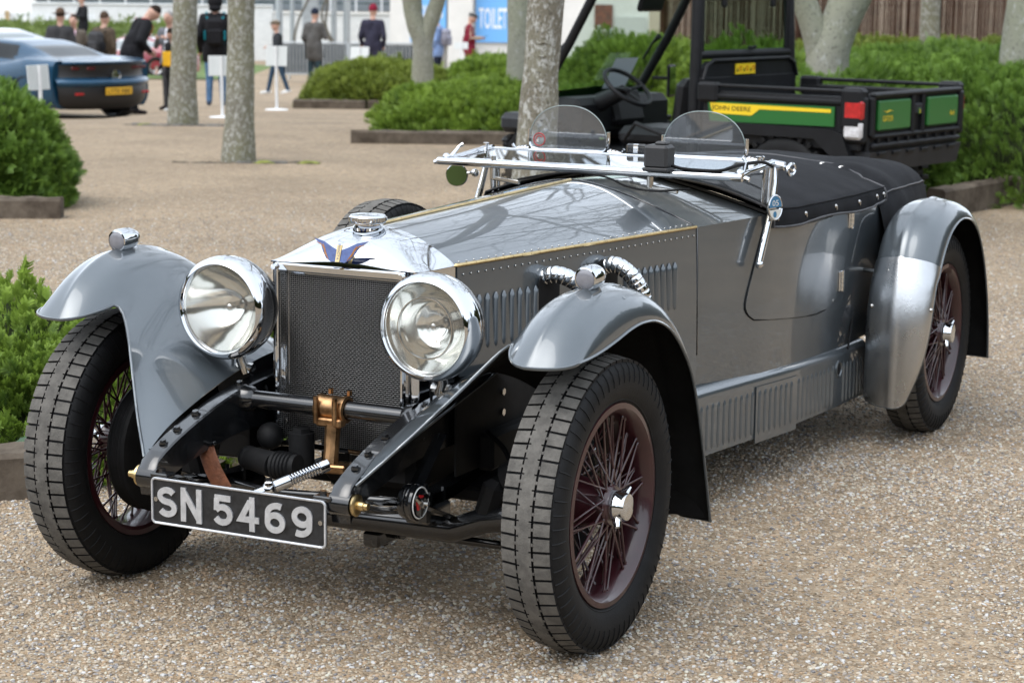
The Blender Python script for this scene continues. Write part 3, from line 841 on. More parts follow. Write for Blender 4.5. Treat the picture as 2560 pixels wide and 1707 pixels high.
# toilet block
bw = mat('rendered_wall', (.66, .65, .62), .8, var=.05, vscale=1.5)
sky_blue = mat('sign_blue', (.16, .42, .80), .5)
sign_w = mat('sign_white', (.78, .80, .84), .5)
root = thing('toilet_block', 'white building with pale blue toilet signs behind the beds', 'building', S(76, 0, gz(76)), YAW)
m = MB(); m.box((-3.6, 1.5, 2.6), (1.7, 3, 5.2)); m.build('wall', [bw], root, None)
m = MB(); m.box((1.0, 2.0, 2.6), (7.5, 3, 5.2)); m.build('wall', [bw], root, None)
m = MB(); m.box((-1.95, .18, 2.6), (.9, .6, 5.2), bev=.05); m.build('pier', [bw], root, 30)
for (x0, x1, fitw, xt, zt, hh) in ((-3.72, -2.46, 1.02, -3.09, 2.12, .46), (-1.42, .02, 1.15, -.74, 1.90, .74)):
    m = MB(); m.box(((x0 + x1) / 2, -.03 if x0 < -2 else .43, 2.6), (x1 - x0, .06, 3.1)); sgo = m.build('sign_panel', [sky_blue], root, None)
    lettering('sign_lettering', 'TOILETS', 1, sign_w, sgo, (xt, -.065 if x0 < -2 else .395, zt), (1, 0, 0), (0, 0, 1), fit=(fitw, hh), bold=.012)
m = MB(); m.box((3.13, .47, 2.0), (.64, .08, .85)); wo = m.build('window', [mat('dark_window', (.10, .05, .04), .5, col2=(.22, .08, .05), vscale=5)], root, None)
m = MB(); m.box((3.13, .45, 1.52), (.74, .12, .08)); m.build('sill', [bw], wo, None)
m = MB(); m.box((4.1, .46, 1.0), (1.1, .06, 2.0)); m.build('door', [mat('door_grey', (.50, .50, .48), .6)], root, None)
# steel column and bare climber stems in front of the wall
steel = mat('galvanised_steel', (.42, .45, .47), .45, metal=.6, var=.1, vscale=4)
root = thing('steel_column', 'broad grey steel column in front of the far wall', 'column', S(78, -7.46, gz(78)), YAW)
m = MB(); m.box((0, 0, 2), (.58, .3, 4.0), bev=.03); m.build('shaft', [steel], root, 30); m = MB(); m.box((0, 0, .05), (.8, .5, .1), bev=.02); m.build('foot', [steel], root, 30)
for (x, w_, lb) in ((-8.66, .26, 'grey round pole left of the broad steel column'), (-8.18, .16, 'thin grey pole just left of the broad steel column'), (-6.65, .2, 'thin grey pole right of the broad steel column'), (-6.18, .26, 'grey pole nearest the white toilet building')):
    mb = MB(); mb.cyl((0, 0, 0), (0, 0, 4.2), w_ / 2, n=10); mb.cyl((0, 0, 0), (0, 0, .06), w_ * .9, n=12)
    o = mb.build('steel_pole', [steel], None, 40, loc=S(78.5, x, gz(78)), rot=(0, 0, YAW)); tag(o, lb, 'pole', 'grey poles along the far wall')
root = thing('bare_climber', 'bare twisting stems of a climber against the white wall', 'climber', S(77.5, -6.5, gz(77)), YAW)
stems = [[(-.1, 0, 0), (.1, 0, .6), (-.35, 0, 1.5), (-.3, 0, 2.6), (-.7, 0, 4)], [(.5, 0, 0), (-.2, 0, 1.0), (-.5, 0, 2.0), (-.1, 0, 3), (.2, 0, 4)], [(-1.3, 0, 0), (-1.5, 0, .9), (-1.35, 0, 1.7), (-.9, 0, 2.7), (-.5, 0, 4)]]
for k, st in enumerate(stems):
    mb = MB(); limb(mb, st, [.06, .05, .045, .04, .03], 8, k); mb.build('stem', [branch_m], root, 60)
# crowd barriers
for k, (x0, lb) in enumerate(((-6.85, 'left crowd barrier of steel bars in front of the white wall'), (-4.85, 'right crowd barrier of steel bars in front of the white wall'))):
    root = thing('crowd_barrier', lb, 'barrier', S(62, x0 + 1.0, gz(62)), YAW + .02 * k, 'steel crowd barriers')
    m = MB(); m.tube([(-.97, 0, .12), (-.97, 0, 1.02), (-.92, 0, 1.08), (.92, 0, 1.08), (.97, 0, 1.02), (.97, 0, .12)], .022, 8); m.box((0, 0, .18), (1.94, .03, .045)); m.build('barrier_frame', [steel], root, 40)
    bm_ = MB(); bm_.box((0, 0, .62), (.034, .022, .88)); bme = bm_.mesh('bar', [steel], None)
    m = MB(); m.box((0, .05, .62), (1.86, .012, .84)); m.build('bar_backing', [mat('backing_black', (.03, .035, .035), .9, spec=.1) if k == 0 else MATS['backing_black']], root, None)  # plain dark backing added for the black between the bars
    for j in range(19): link('bar', bme, root, (-.88 + j * .0978, 0, 0))
    for x in (-.7, .7):
        m = MB(); m.tube([(x, -.3, .02), (x, 0, .14), (x, .3, .02)], .018, 6); m.build('foot', [steel], root, 40)
# dark backing is added behind the barriers so that the bars read against black
# picket fence, board, grass bank
root = thing('picket_fence', 'white picket fence at the far left behind the grass bank', 'fence', S(80, -18.2, gz(80) + .95), YAW)
for k in range(26):
    m = MB(); m.prism([(-.05, 0), (.05, 0), (.05, .72), (0, .80), (-.05, .72)], (-2.3 + k * .19, 0, 0), (1, 0, 0), (0, 0, 1), (0, .03, 0)); m.build('picket', [wmet], root, None)
for z in (.12, .80):
    m = MB(); m.box((0, .05, z), (5, .05, .12)); m.build('rail', [wmet], root, None)
m = MB(); m.box((-.75, -.05, .3), (.14, .14, 1.3)); m.build('post', [mat('bare_timber', (.50, .34, .18), .7)], root, None)
root = thing('white_marquee', 'white marquee wall with large dark letters at the top left corner', 'marquee', S(90, -18, gz(90)), YAW)
m = MB(); m.box((0, 1, 2.2), (9.5, 2, 4.6)); mw = m.build('marquee_wall', [mat('marquee_white', (.80, .81, .80), .6)], root, None)
lettering('marquee_lettering', 'EA', 1, mat('letter_black', (.02, .025, .03), .5), root, (-3.00, -.02, 2.62), (1, 0, 0), (0, 0, 1), fit=(.66, .30), bold=.02)
grass_m = leaf_mat('meadow_grass', (.05, .085, .018), (.21, .27, .07))
bank_m = mat('grass_bank_turf', (.07, .12, .03), .95, col2=(.13, .18, .05), vscale=3)
mb = MB(); rows = []
for i in range(15):
    s_ = 63 + i * 1.15
    rows.append([tuple(S(s_, -24 + k * .95, gz(s_) + 1.15 * math.sin(min(1, i / 11) * PI / 2) ** 1.3 * min(1, max(0, (24 - .95 * k - 9.6) / 2.2)) * (1 + .08 * noise.noise(Vector((i * .6, k * .6, 0)))) - .01)) for k in range(17)])
mb.grid(rows, flip=True); mb.build('grass_bank', [bank_m], None, 60, kind='structure')
rng = np.random.default_rng(44); n = 5200
sv = rng.uniform(66, 78.5, n); rv_ = rng.uniform(-20.5, -10.5, n)
Pn = np.array([tuple(S(a, b, gz(a) + 1.15 * math.sin(min(1, (a - 63) / 12.65) * PI / 2) ** 1.3 * min(1, max(0, (-b - 9.6) / 2.2)) - .02)) for a, b in zip(sv, rv_)])
V, F, T = scatter(Pn, np.c_[rng.normal(0, .3, n), rng.normal(0, .3, n), np.ones(n)], sprig_template(.42, .05, 2), rng)
o = link('meadow_grass', raw_mesh('meadow_grass', V, F, [grass_m], T), None, kind='stuff', label='long pale grass on the far left bank', category='grass')
# reed fence
reed = mat('reed_brown', (.050, .024, .015), .9, spec=.15, col2=(.095, .048, .030), vscale=5)
root = thing('reed_fence', 'tall brown reed screen fence behind the hedges at the right', 'fence', S(29.6, 4.6, gz(29.6)), YAW)
rg = random.Random(4)
for kx in range(4):
    x0 = -2.55 + kx * 1.9; mb = MB()
    for j in range(150):
        x = x0 + j * .01265 + rg.uniform(-.004, .004); h_ = 3.1 + rg.uniform(-.06, .06); y = rg.uniform(-.012, .012); t = rg.uniform(-.006, .006)
        mb.tube([(x, y, 0), (x + t, y, h_)], .0075, 3, False)
    for z in (.35, .95, 1.55, 2.15, 2.75): mb.tube([(x0, -.012, z), (x0 + 1.89, -.012, z)], .004, 4)
    mb.build('reed_panel', [reed], root, None, kind='stuff')
for kx in range(5):
    m = MB(); m.box((-2.56 + kx * 1.9, .06, 1.55), (.09, .09, 3.1)); m.build('post', [reed], root, None)
# white posts with rope
root = thing('rope_barrier', 'two short white posts linked by white rope beside the reed fence', 'rope barrier', S(24, .98, gz(24)), YAW)
for x, hh in ((-.04, 1.13), (.105, 1.085)):
    m = MB(); m.cyl((x, .0 if x < 0 else .5, 0), (x, 0 if x < 0 else .5, hh), .022, n=12); m.ball((x, 0 if x < 0 else .5, hh + .012), .027, 10, 8); m.build('post', [wmet], root, 50)
for dz in (0, .035):
    m = MB(); m.tube(spl([(-.04, 0, 1.08), (.0, .14, 1.02 - dz), (.05, .32, 1.0 - dz), (.105, .5, 1.04)], 14), .009, 6); m.build('rope', [wmet], root, 60)
# white notice boards, seen from the back
board_m = mat('board_back', (.60, .63, .63), .6, var=.04)
def board(s, r, w_, h_, zc, label, yaw=0.0, zfoot=None):
    root = thing('notice_board', label, 'sign', S(s, r), YAW + yaw, 'white notice boards on posts')
    m = MB(); m.box((0, 0, zc), (w_, .012, h_), Matrix.Rotation(-.08, 3, 'X'), bev=.003); m.build('board', [board_m], root, 30)
    m = MB(); m.tube([(0, -.012, zc + h_ / 2), (0, -.02, zc - h_ / 2), (.004, -.02, .02)], .019, 10); m.build('post', [wmet], root, 40)
    m = MB(); m.lathe([(0, .022), (.03, .022), (.16, .010), (.165, 0)], (0, -.02, 0), n=24); m.build('base', [wmet], root, 40)
board(26.65, -3.66, .33, .25, .64, 'white notice board on a post between the two front trees', .12)
board(30.3, -3.38, .32, .28, .76, 'white notice board on a post just right of the front trees', -.25)
board(44, -3.2, .40, .27, .80, 'white notice board showing above the olive shrub', -.25)
board(20.6, -4.60, .32, .24, .62, 'white notice board in front of the blue car, half hidden by the left shrub', 1.12)
board(50, -1.27, .33, .16, 1.0, 'white notice board behind the forked tree')

# unseen wood added round the sides and behind the viewpoint to darken reflections
wood_leaf = leaf_mat('distant_leaf', (.025, .032, .012), (.085, .10, .035))
rng = np.random.default_rng(71)
VV_, FF_, TT_ = [], [], []
Pn = []; Dn = []
for k in range(6500):
    a = R_(rng.uniform(32, 328)); rad = 27 + rng.uniform(0, 7)
    hmax = 5.5 + 3.0 * fbm((math.cos(a) * 4, math.sin(a) * 4, 2.0)) + 1.2 * fbm((math.cos(a) * 15, math.sin(a) * 15, 5.0))
    pz = hmax * rng.uniform(0, 1) ** .8
    p_ = S(2 + math.cos(a) * rad, math.sin(a) * rad, pz); Pn.append(tuple(p_)); Dn.append((-math.cos(a) * 0 + rng.normal() * .6, rng.normal() * .6, .5 + rng.random()))
V, F, T = scatter(np.array(Pn), np.array(Dn), sprig_template(1.7, .42, 4), rng)
n0 = len(V)
ring = []
for k in range(80):
    a = R_(32 + 296 * k / 79)
    hmax = 4.6 + 3.0 * fbm((math.cos(a) * 4, math.sin(a) * 4, 2.0))
    for zz in (-2.0, hmax): ring.append(tuple(S(2 + math.cos(a) * 33, math.sin(a) * 33, zz)))
V = np.vstack([V, np.array(ring)]); T = np.r_[T, np.full(len(ring), .05)]
F = np.vstack([F, np.array([(n0 + 2 * k, n0 + 2 * k + 2, n0 + 2 * k + 3, n0 + 2 * k + 1) for k in range(79)])])
link('unseen_wood', raw_mesh('unseen_wood', V, F, [wood_leaf], T), None, kind='stuff')

# ================================================================== the grey vintage roadster
car = thing('vintage_roadster', 'grey open vintage roadster with chrome radiator and wire wheels, standing on the gravel', 'car')
WB, TK, RAD = 2.997, .704, .370

def mirror(mb):
    mb.v = [(-x, y, z) for x, y, z in mb.v]
    mb.f = [f[::-1] for f in mb.f]
    return mb

# ---- body form: half width, shoulder height and crown height along the car
def hw(y):
    return itp(y, [(.03, .222), (.2, .238), (1.407, .425), (1.6, .462), (1.8, .50), (2.0, .523), (2.3, .541), (2.6, .548), (2.9, .542), (3.3, .50), (3.7, .42), (3.95, .30)])
def sh(y):
    return itp(y, [(.03, .902), (.2, .901), (1.407, .893), (1.8, .897), (1.95, .878), (2.4, .862), (2.9, .86), (3.3, .82), (3.95, .6)])
def crown(y):
    return itp(y, [(.2, .992), (1.407, 1.014), (1.8, 1.002), (2.0, 1.0)])
def top_pt(y, t):
    p = 1.75 + (1.3 - 1.75) * min(1, max(0, (y - .2) / 1.2))
    e = .24
    f = ((t * t + e * e) ** (p / 2) - e ** p) / ((1 + e * e) ** (p / 2) - e ** p)
    return (hw(y) * t, y, sh(y) + (crown(y) - sh(y)) * (1 - f))

def ys(a, b, n): return [a + (b - a) * i / (n - 1) for i in range(n)]

# bonnet top halves
for sgn in (1, -1):
    P = [[top_pt(y, sgn * t) for t in ys(.006, .992, 26)] for y in ys(.212, 1.399, 34)]
    mb = MB(); mb.shell(P, .004, 0, 1, flip=(sgn > 0))
    mb.build('bonnet_panel', [paint, paint_dark], car, 60)
# bonnet sides
for sgn in (1, -1):
    P = []
    for y in ys(.212, 1.399, 30):
        row = []
        for z in ys(sh(y) - .004, itp(y, [(.2, .61), (.6, .60), (.9, .50), (1.4, .42)]), 12):
            row.append((sgn * (hw(y) + .012 * math.sin((sh(y) - z) / .45 * PI * .5)), y, z))
        P.append(row)
    mb = MB(); mb.shell(P, .004, 0, 1, flip=(sgn > 0))
    side = mb.build('bonnet_side', [paint, paint_dark], car, 60)
    # louvres pressed into the side panel
    def louvre_mesh(h, w, d):
        m = MB(); P = []
        for i in range(13):
            v = i / 12; zz = (v - .5) * h
            e = min(1, min(v, 1 - v) * h / (w * .9)); e = math.sqrt(max(0, 1 - (1 - e) ** 2))
            P.append([(d * e * math.sin(k / 8 * PI) ** .8 - .001, (k / 8 - .5) * w * (.35 + .65 * e), zz) for k in range(9)])
        m.grid(P)
        return m.mesh('louvre', [paint], 70)
    lm = louvre_mesh(.150, .021, .0085)
    spots = [.30 + .0365 * i for i in range(8)] + [1.005 + .0335 * i for i in range(9)]
    for yy in spots:
        zt = itp(yy, [(.3, .742), (1.3, .725)])
        ax = sgn * (hw(yy) + .012 * math.sin((sh(yy) - zt) / .45 * PI * .5) + .0005)
        o = link('louvre', lm, side, (ax, yy, zt), (0, 0, (-.152 if sgn > 0 else PI + .152)))
    if sgn > 0:
        rv = MB()
        for i in range(36):
            yy = .235 + i * .0328
            rv.ball((hw(yy) + .003, yy, sh(yy) - .024), .0033, 8, 4, (.7, 1, 1))
            tp = top_pt(yy, .955); rv.ball((tp[0], tp[1], tp[2] + .001), .0031, 8, 4, (1, 1, .7))
        rv.build('rivets', [chrome_dull], side, 60, kind='stuff')
# piano hinges
def hinge(pts, r, name):
    m = MB(); L = len(pts)
    for i in range(L - 1):
        a, b = Vector(pts[i]), Vector(pts[i + 1])
        d = b - a
        m.cyl(a + d * .012, b - d * .012, r, n=8)
        m.cyl(a, b, r * .8, n=6)
    return m.build(name, [brass], car, 40)
hinge([(hw(y) + .0015, y, sh(y) + .002) for y in ys(.205, 1.398, 30)], .0050, 'bonnet_hinge')
hinge([(-hw(y) - .0015, y, sh(y) + .002) for y in ys(.205, 1.398, 12)], .0050, 'bonnet_hinge')
hinge([(0, y, crown(y) + .002) for y in ys(.25, 1.398, 28)], .0050, 'bonnet_hinge')

# ---- radiator
P = []
for i in range(25):
    v = i / 24
    v = v ** 1.6
    y = .045 + (.208 - .045) * v
    row = []
    for k in range(41):
        t = -1 + 2 * k / 40
        x = hw(y) * t
        top = .902 + .092 * math.sqrt(max(0, 1 - (1 - v) ** 2.1)) ** 1.05 * (1 - abs(t) ** 1.95)
        row.append((x, y, top))
    P.append(row)
mb = MB(); mb.shell(P, .004, 0, 0, flip=True)
for sgn in (1, -1):   # shell cheeks
    Q = [[(sgn * x, y, z) for (x, y) in [(.168, .047), (.205, .045), (.220, .050), (.2235, .062), (.238, .206)]] for z in ys(.902, .43, 8)]
    mb.grid(Q, 0, flip=(sgn > 0))
mb.box((0, .058, .885), (.42, .02, .036), bev=.004)
shellobj = mb.build('radiator_shell', [chrome], car, 35)
mb = MB(); mb.box((0, .13, .66), (.40, .10, .46))
mb.build('radiator_core', [blackm], car, None)
# stone guard: frame of polished bars with woven wire
mb = MB()
gx, gt, gb, gy = .184, .892, .424, .022
for sgn in (1, -1):
    mb.box((sgn * (gx + .004), gy, (gt + gb) / 2), (.011, .016, gt - gb + .02), bev=.003)
mb.box((0, gy + .001, gt), (2 * gx - .003, .016, .020), bev=.003)
mb.box((0, gy + .001, gb), (2 * gx - .003, .016, .013), bev=.003)
for sgn in (1, -1):
    for z in (gt, gb):
        mb.cyl((sgn * (gx + .006), gy - .006, z), (sgn * (gx + .006), gy - .018, z), .0085, .007, 10)
guard = mb.build('stone_guard_frame', [chrome], car, 35)
mb = MB()
nzw, nxw = 86, 62
for i in range(nzw):
    z = gb + .008 + (gt - gb - .022) * i / (nzw - 1)
    pts = [(-gx + 2 * gx * k / (nxw - 1), gy + (.0011 if (k + i) % 2 else -.0011), z) for k in range(nxw)]
    mb.tube(pts, .0007, 4, False)
for k in range(nxw):
    x = -gx + 2 * gx * k / (nxw - 1)
    pts = [(x, gy + (-.0011 if (k + i) % 2 else .0011), gb + .008 + (gt - gb - .022) * i / (nzw - 1)) for i in range(nzw)]
    mb.tube(pts, .0007, 4, False)
wire = mat('grille_wire', (.17, .168, .165), rough=.4, metal=1.0)
mb.build('wire_mesh', [wire], guard, 60)
# filler cap
mb = MB()
mb.lathe([(.0, .0), (.040, .0), (.041, .008), (.034, .014), (.034, .017), (.047, .020), (.049, .025), (.049, .035), (.045, .040), (.03, .043), (.0, .044)], (0, .165, .984), n=48)
for k in range(40):
    a = 2 * PI * k / 40
    mb.box((.0495 * math.cos(a), .165 + .0495 * math.sin(a), 1.014), (.003, .003, .009), Matrix.Rotation(a, 3, 'Z'))
mb.build('radiator_cap', [chrome], car, 30)
# winged badge
bb = mat('badge_blue', (.012, .035, .16), rough=.3, coat=.7, col2=(.03, .07, .24), vscale=90)
br = mat('badge_rust', (.22, .05, .02), rough=.4, col2=(.35, .16, .03), vscale=120)
badge_o, bux, buy = Vector((0, .028, .944)), Vector((1, 0, 0)), Vector((0, .30, .954))
bn = bux.cross(buy).normalized()
badge = MB()
badge.prism([(-.006, -.030), (.006, -.030), (.007, .014), (-.007, .014)], badge_o + bn * .003, bux, buy, bn * .005)
badge = badge.build('badge', [brass], car, 30)
lettering('badge_lettering', 'INVICTA', .01, bb, badge, badge_o + bn * .0087 + buy * -.004, buy * -1, bux, fit=(.042, .007))
for sgn in (1, -1):
    wing = [(.007, -.030), (.024, -.032), (.044, -.022), (.058, -.004), (.068, .014), (.098, .034), (.060, .026), (.030, .012), (.008, .004)]
    wing = [(sgn * a * .82, b * .9 - .002) for a, b in wing]
    m = MB(); m.prism(wing, badge_o + bn * .002, bux, buy, bn * .004); m.build('badge_wing', [bb], badge, 30)
    m = MB()
    for j, (o0, o1) in enumerate(((.0, .0), (.012, .006), (.024, .012))):
        pts = [(.034 + o0 * .6, -.026 + o1), (.046 + o0 * .4, -.008 + o1), (.054 + o0 * .5, .008 + o1 * .6), (.062 + o0, .018 + o1 * .4)]
        m.tube([badge_o + bn * .0062 + bux * (sgn * a * .82) + buy * (b * .9 - .002) for a, b in pts], .0012, 5)
    m.build('badge_feathers', [br], badge, 30)

# ---- front wings with inner aprons
ridge = spl([(-.262, .750), (-.215, .800), (-.150, .850), (-.06, .886), (.04, .899), (.14, .895), (.24, .871), (.34, .817), (.43, .73), (.50, .62), (.55, .48), (.585, .35), (.62, .205)], 49)
lip = spl([(-.196, .762), (-.15, .765), (-.09, .773), (-.02, .787), (.06, .806), (.13, .813), (.21, .803), (.30, .767), (.385, .70), (.45, .62), (.505, .50), (.555, .36), (.603, .205)], 49)
apron_edge = spl([(.583, -.140, .782), (.553, -.152, .758), (.515, -.185, .712), (.46, -.243, .641), (.38, -.330, .541), (.306, -.404, .456)], 41)
rail_line = spl([(.306, -.404, .456), (.306, -.30, .515), (.306, -.13, .572), (.306, .05, .615), (.31, .22, .63), (.36, .38, .58), (.48, .48, .45), (.56, .555, .33), (.598, .60, .205)], 49)
def rx(u): return .680 + .023 * min(1, u / .3)
def wing_pt(i, v):
    u = i / 48
    ry, rz = ridge[i]; ly, lz = lip[i]
    if v >= 0:
        a = v * PI / 2
        fx = math.sin(a) ** .92; fd = 1 - math.cos(a)
        fd = fd * (.75 + .25 * v)
        return Vector((rx(u) + .104 * fx, ry + (ly - ry) * fd, rz + (lz - rz) * fd + .006 * math.exp(-(v / .05) ** 2) * min(1, u / .06)))
    w = -v
    r0 = Vector((rx(u), ry, rz)); r3 = Vector(rail_line[i])
    dec = max(0, 1 - u / .38) ** 2
    def lipq(k):
        uu = k / 48; a_, b_ = ridge[k]; c_, d_ = lip[k]
        return Vector((rx(uu) - .110, a_ + (c_ - a_) * .62, b_ + (d_ - b_) * .62))
    notch = Vector((.583, -.140, .782)); A68 = R_(66)
    lq = lipq(i) + (notch - lipq(0)) * dec
    if w <= .36:
        a = w / .36 * A68
        fx = math.sin(a) / math.sin(A68); fd = (1 - math.cos(a)) / (1 - math.cos(A68))
        p = Vector((r0.x + (lq.x - r0.x) * fx, r0.y + (lq.y - r0.y) * fd, r0.z + (lq.z - r0.z) * fd))
    else:
        t = (w - .36) / .64
        def herm(q0, q1, ro, t):
            m0 = Vector(((q0.x - ro.x) * .44, (q0.y - ro.y) * 1.2, (q0.z - ro.z) * 1.5)) * 2.2; m1 = (q1 - q0) * .9
            return q0 * (2 * t ** 3 - 3 * t * t + 1) + m0 * (t ** 3 - 2 * t * t + t) + q1 * (-2 * t ** 3 + 3 * t * t) + m1 * (t ** 3 - t * t)
        p = herm(lq, r3, r0, t)
        p = p + (Vector(apron_edge[int(round(t * 40))]) - herm(notch, Vector(rail_line[0]), Vector((rx(0), *ridge[0])), t)) * dec
    p.z += .006 * math.exp(-(v / .05) ** 2) * min(1, u / .06)
    return p
VV = [-1 + k / 32 for k in range(32)] + [-.016, 0, .02, .04] + [k / 18 for k in range(1, 19)]
for sgn in (1, -1):
    P = [[wing_pt(i, v) for v in VV] for i in range(49)]
    mb = MB(); _, rim = mb.shell([[tuple(p) for p in row] for row in P], .004, 0, 1, flip=True)
    if sgn < 0: mirror(mb)
    w_ = mb.build('front_wing', [paint, paint_dark], car, 60)
    bead = MB(); bead.tube([(sgn * x, y, z) for x, y, z in rim if not (x < .32 and y > -.38)], .0042, 6)
    bead.build('wing_bead', [paint], w_, 60)
    # mud flap at the tail of the wing
    m = MB(); m.box((sgn * .700, .606, .245), (.19, .006, .07), Matrix.Rotation(.12, 3, 'X'), bev=.002)
    m.build('mud_flap', [blackm], w_, 30)
    m = MB(); m.ball((sgn * .772, .07, .872), .012, 10, 6, (.6, 1, .8)); m.build('wing_bolt', [paint], w_, 60)
    # sidelight standing on the crown
    sl = MB()
    sl.lathe([(.0, -.006), (.024, -.006), (.0250, -.011), (.0285, -.010), (.031, -.002), (.031, .020), (.029, .045), (.021, .066), (.010, .078), (0, .082)], (sgn * .697, .024, .925), (0, 1, .04), n=28)
    slb = sl.build('sidelight', [chrome], car, 35)
    m = MB(); m.box((sgn * .697, .062, .894), (.028, .064, .024), bev=.006); m.build('sidelight_foot', [chrome], slb, 30)
    m = MB(); m.lathe([(0, -.0145), (.012, -.0140), (.020, -.0125), (.0245, -.0100)], (sgn * .697, .024, .925), (0, 1, .04), n=24); m.build('sidelight_lens', [frost], slb, 60)

# ---- headlamps
def headlamp(sgn):
    o = Vector((sgn * .304, -.062, .783)); ax = Vector((0, 1, 0))
    m = MB()
    m.lathe([(.128, .012), (.133, .035), (.130, .06), (.112, .10), (.080, .132), (.04, .150), (0, .156)], o, ax, 48)
    body = m.build('headlamp', [blackp], car, 40)
    m = MB()
    m.lathe([(.110, -.006), (.112, -.014), (.118, -.022), (.126, -.018), (.1335, -.004), (.136, .012), (.136, .034), (.133, .04)], o, ax, 64)
    m.build('headlamp_rim', [chrome], body, 50)
    m = MB()
    prof = [(.114 * t, .098 * (1 - t * t) - .004) for t in [0, .06, .12, .2, .3, .4, .5, .6, .7, .8, .9, 1.0]]
    if sgn > 0:
        prof = [(r, h - (.012 if r > .072 else 0) + (.004 if .066 < r < .082 else 0)) for r, h in prof]
    m.lathe(prof, o, ax, 56)
    m.build('headlamp_reflector', [reflector], body, 60)
    m = MB(); m.lathe([(.113, -.006), (.09, -.0085), (.05, -.0105), (0, -.0115)], o, ax, 48)
    m.build('headlamp_lens', [glass_lamp], body, 60)
    if sgn > 0:
        m = MB(); m.lathe([(.079, -.004), (.0775, -.0125), (.0755, -.0125), (.074, -.004)], o, ax, 56); m.build('lens_ring', [chrome_dull], body, 50)
    m = MB(); m.cyl(o + ax * .088, o + ax * .045, .012, .010, 12); m.ball(o + ax * .038, .0125, 12, 8)
    m.build('headlamp_bulb', [chrome_dull], body, 40)
    m = MB()
    m.tube([o + Vector((0, .07, -.10)), o + Vector((0, .085, -.15)), Vector((sgn * .292, .03, .60))], [.012, .014, .016], 10)
    m.cyl(Vector((sgn * .27, .03, .615)), Vector((sgn * .32, .03, .615)), .012, n=8)
    m.build('headlamp_bracket', [chrome_dull], body, 40)
    m = MB(); m.tube(spl([o + Vector((-.03 * sgn, .10, -.09)), o + Vector((-.055, .12, -.16)), Vector((sgn * .25, .06, .56)), Vector((sgn * .235, .05, .50))], 10), .004, 6); m.build('headlamp_cable', [blackm], body, 60)
headlamp(1); headlamp(-1)

# ---- chassis front: dumb irons, cross tube, springs, axle
for sgn in (1, -1):
    c_ = spl([(-.435, .425), (-.425, .447), (-.39, .468), (-.318, .498), (-.20, .535), (-.07, .566), (.10, .585), (.40, .59)], 26)
    m = MB(); P = []
    for i, (y, z) in enumerate(c_):
        t = i / 25
        hgt = .058 + .065 * min(1, t * 1.6)
        xi, xo = .252, .303
        P.append([(sgn * xi, y, z), (sgn * (xi + .004), y, z + .004), (sgn * (xo - .004), y, z + .004), (sgn * xo, y, z), (sgn * xo, y + .012 * (1 - t), z - hgt), (sgn * xi, y + .012 * (1 - t), z - hgt)])
    m.grid(P, 0, cv=True, flip=(sgn > 0))
    m.add(P[0], [tuple(range(6))])
    m.cyl((sgn * .250, -.412, .412), (sgn * .306, -.412, .412), .030, n=20)
    rail = m.build('dumb_iron', [blackp], car, 40)
    m = MB()
    for (y, z) in ((-.30, .508), (-.22, .534), (-.36, .486), (-.02, .577)):
        m.cyl((sgn * .279, y, z), (sgn * .279, y - .003, z + .010), .0085, n=6)
        m.cyl((sgn * .279, y, z - .002), (sgn * .279, y, z + .003), .012, n=12)
    m.build('rail_bolts', [blackp], rail, 30)
    # brass shackle pin
    m = MB()
    m.lathe([(0, .0), (.026, .0), (.027, .006), (.020, .010), (.011, .011), (.011, .026), (.0085, .027), (.0085, .036), (0, .037)], (sgn * .308, -.412, .412), (sgn, 0, 0), 24)
    m.build('shackle_pin', [brass], rail, 30)
    # main rail
    m = MB(); m.box((sgn * .28, 1.9, .47), (.05, 3.0, .12), bev=.005); m.build('chassis_rail', [blackm], car, 30)
    # leaf spring under the rail
    m = MB()
    for k in range(6):
        a = .40 - .05 * k
        pts = [(sgn * .28, -.412 + (.412 - a) + 2 * a * j / 10, .405 - .085 * (1 - ((j - 5) / 5) ** 2) * (a / .40) ** 2 - .008 * k - .0 + .02 * (k > 0) * 0) for j in range(11)]
        m.tube(pts, .024, 4, up=(0, 0, 1), squash=.16)
    m.build('leaf_spring', [blackp], car, 30)
    # friction damper
    dmp = MB(); dmp.lathe([(0, -.030), (.040, -.030), (.043, -.022), (.043, -.014), (.039, -.011), (.039, -.006), (.044, -.004), (.046, .004), (.044, .010), (.035, .012), (0, .013)], (sgn * .372, -.235, .388), (sgn, 0, 0), 36)
    d_ = dmp.build('friction_damper', [blackp], car, 30)
    m = MB(); m.lathe([(.036, .0125), (.038, .0145), (.040, .0125)], (sgn * .372, -.235, .388), (sgn, 0, 0), 36); m.build('damper_ring', [mat('dial_white', (.6, .6, .58), .5)] if sgn > 0 else [MATS['dial_white']], d_, 60)
    m = MB(); m.lathe([(0, .0135), (.014, .0135), (.022, .0128), (.022, .0125)], (sgn * .372, -.235, .388), (sgn, 0, 0), 6); m.build('damper_disc', [mat('signal_red', (.45, .01, .012), .4)] if sgn > 0 else [MATS['signal_red']], d_, 30)
    m = MB()
    for k in range(3):
        a = .4 + k * 2 * PI / 3
        m.tube([(sgn * .388, -.235, .388), (sgn * .387, -.235 + .032 * math.cos(a), .388 + .032 * math.sin(a))], [.009, .006], 6)
    m.cyl((sgn * .384, -.235, .388), (sgn * .400, -.235, .388), .013, n=6); m.cyl((sgn * .400, -.235, .388), (sgn * .408, -.235, .388), .006, n=8)
    m.build('damper_star', [chrome_dull], d_, 30)
    m = MB(); m.tube([(sgn * .352, -.235, .388), (sgn * .345, -.06, .52)], [.020, .016], 4, squash=.35); m.tube([(sgn * .358, -.235, .388), (sgn * .36, -.02, .30)], [.018, .016], 4, squash=.35)
    m.build('damper_arm', [blackp], d_, 30)
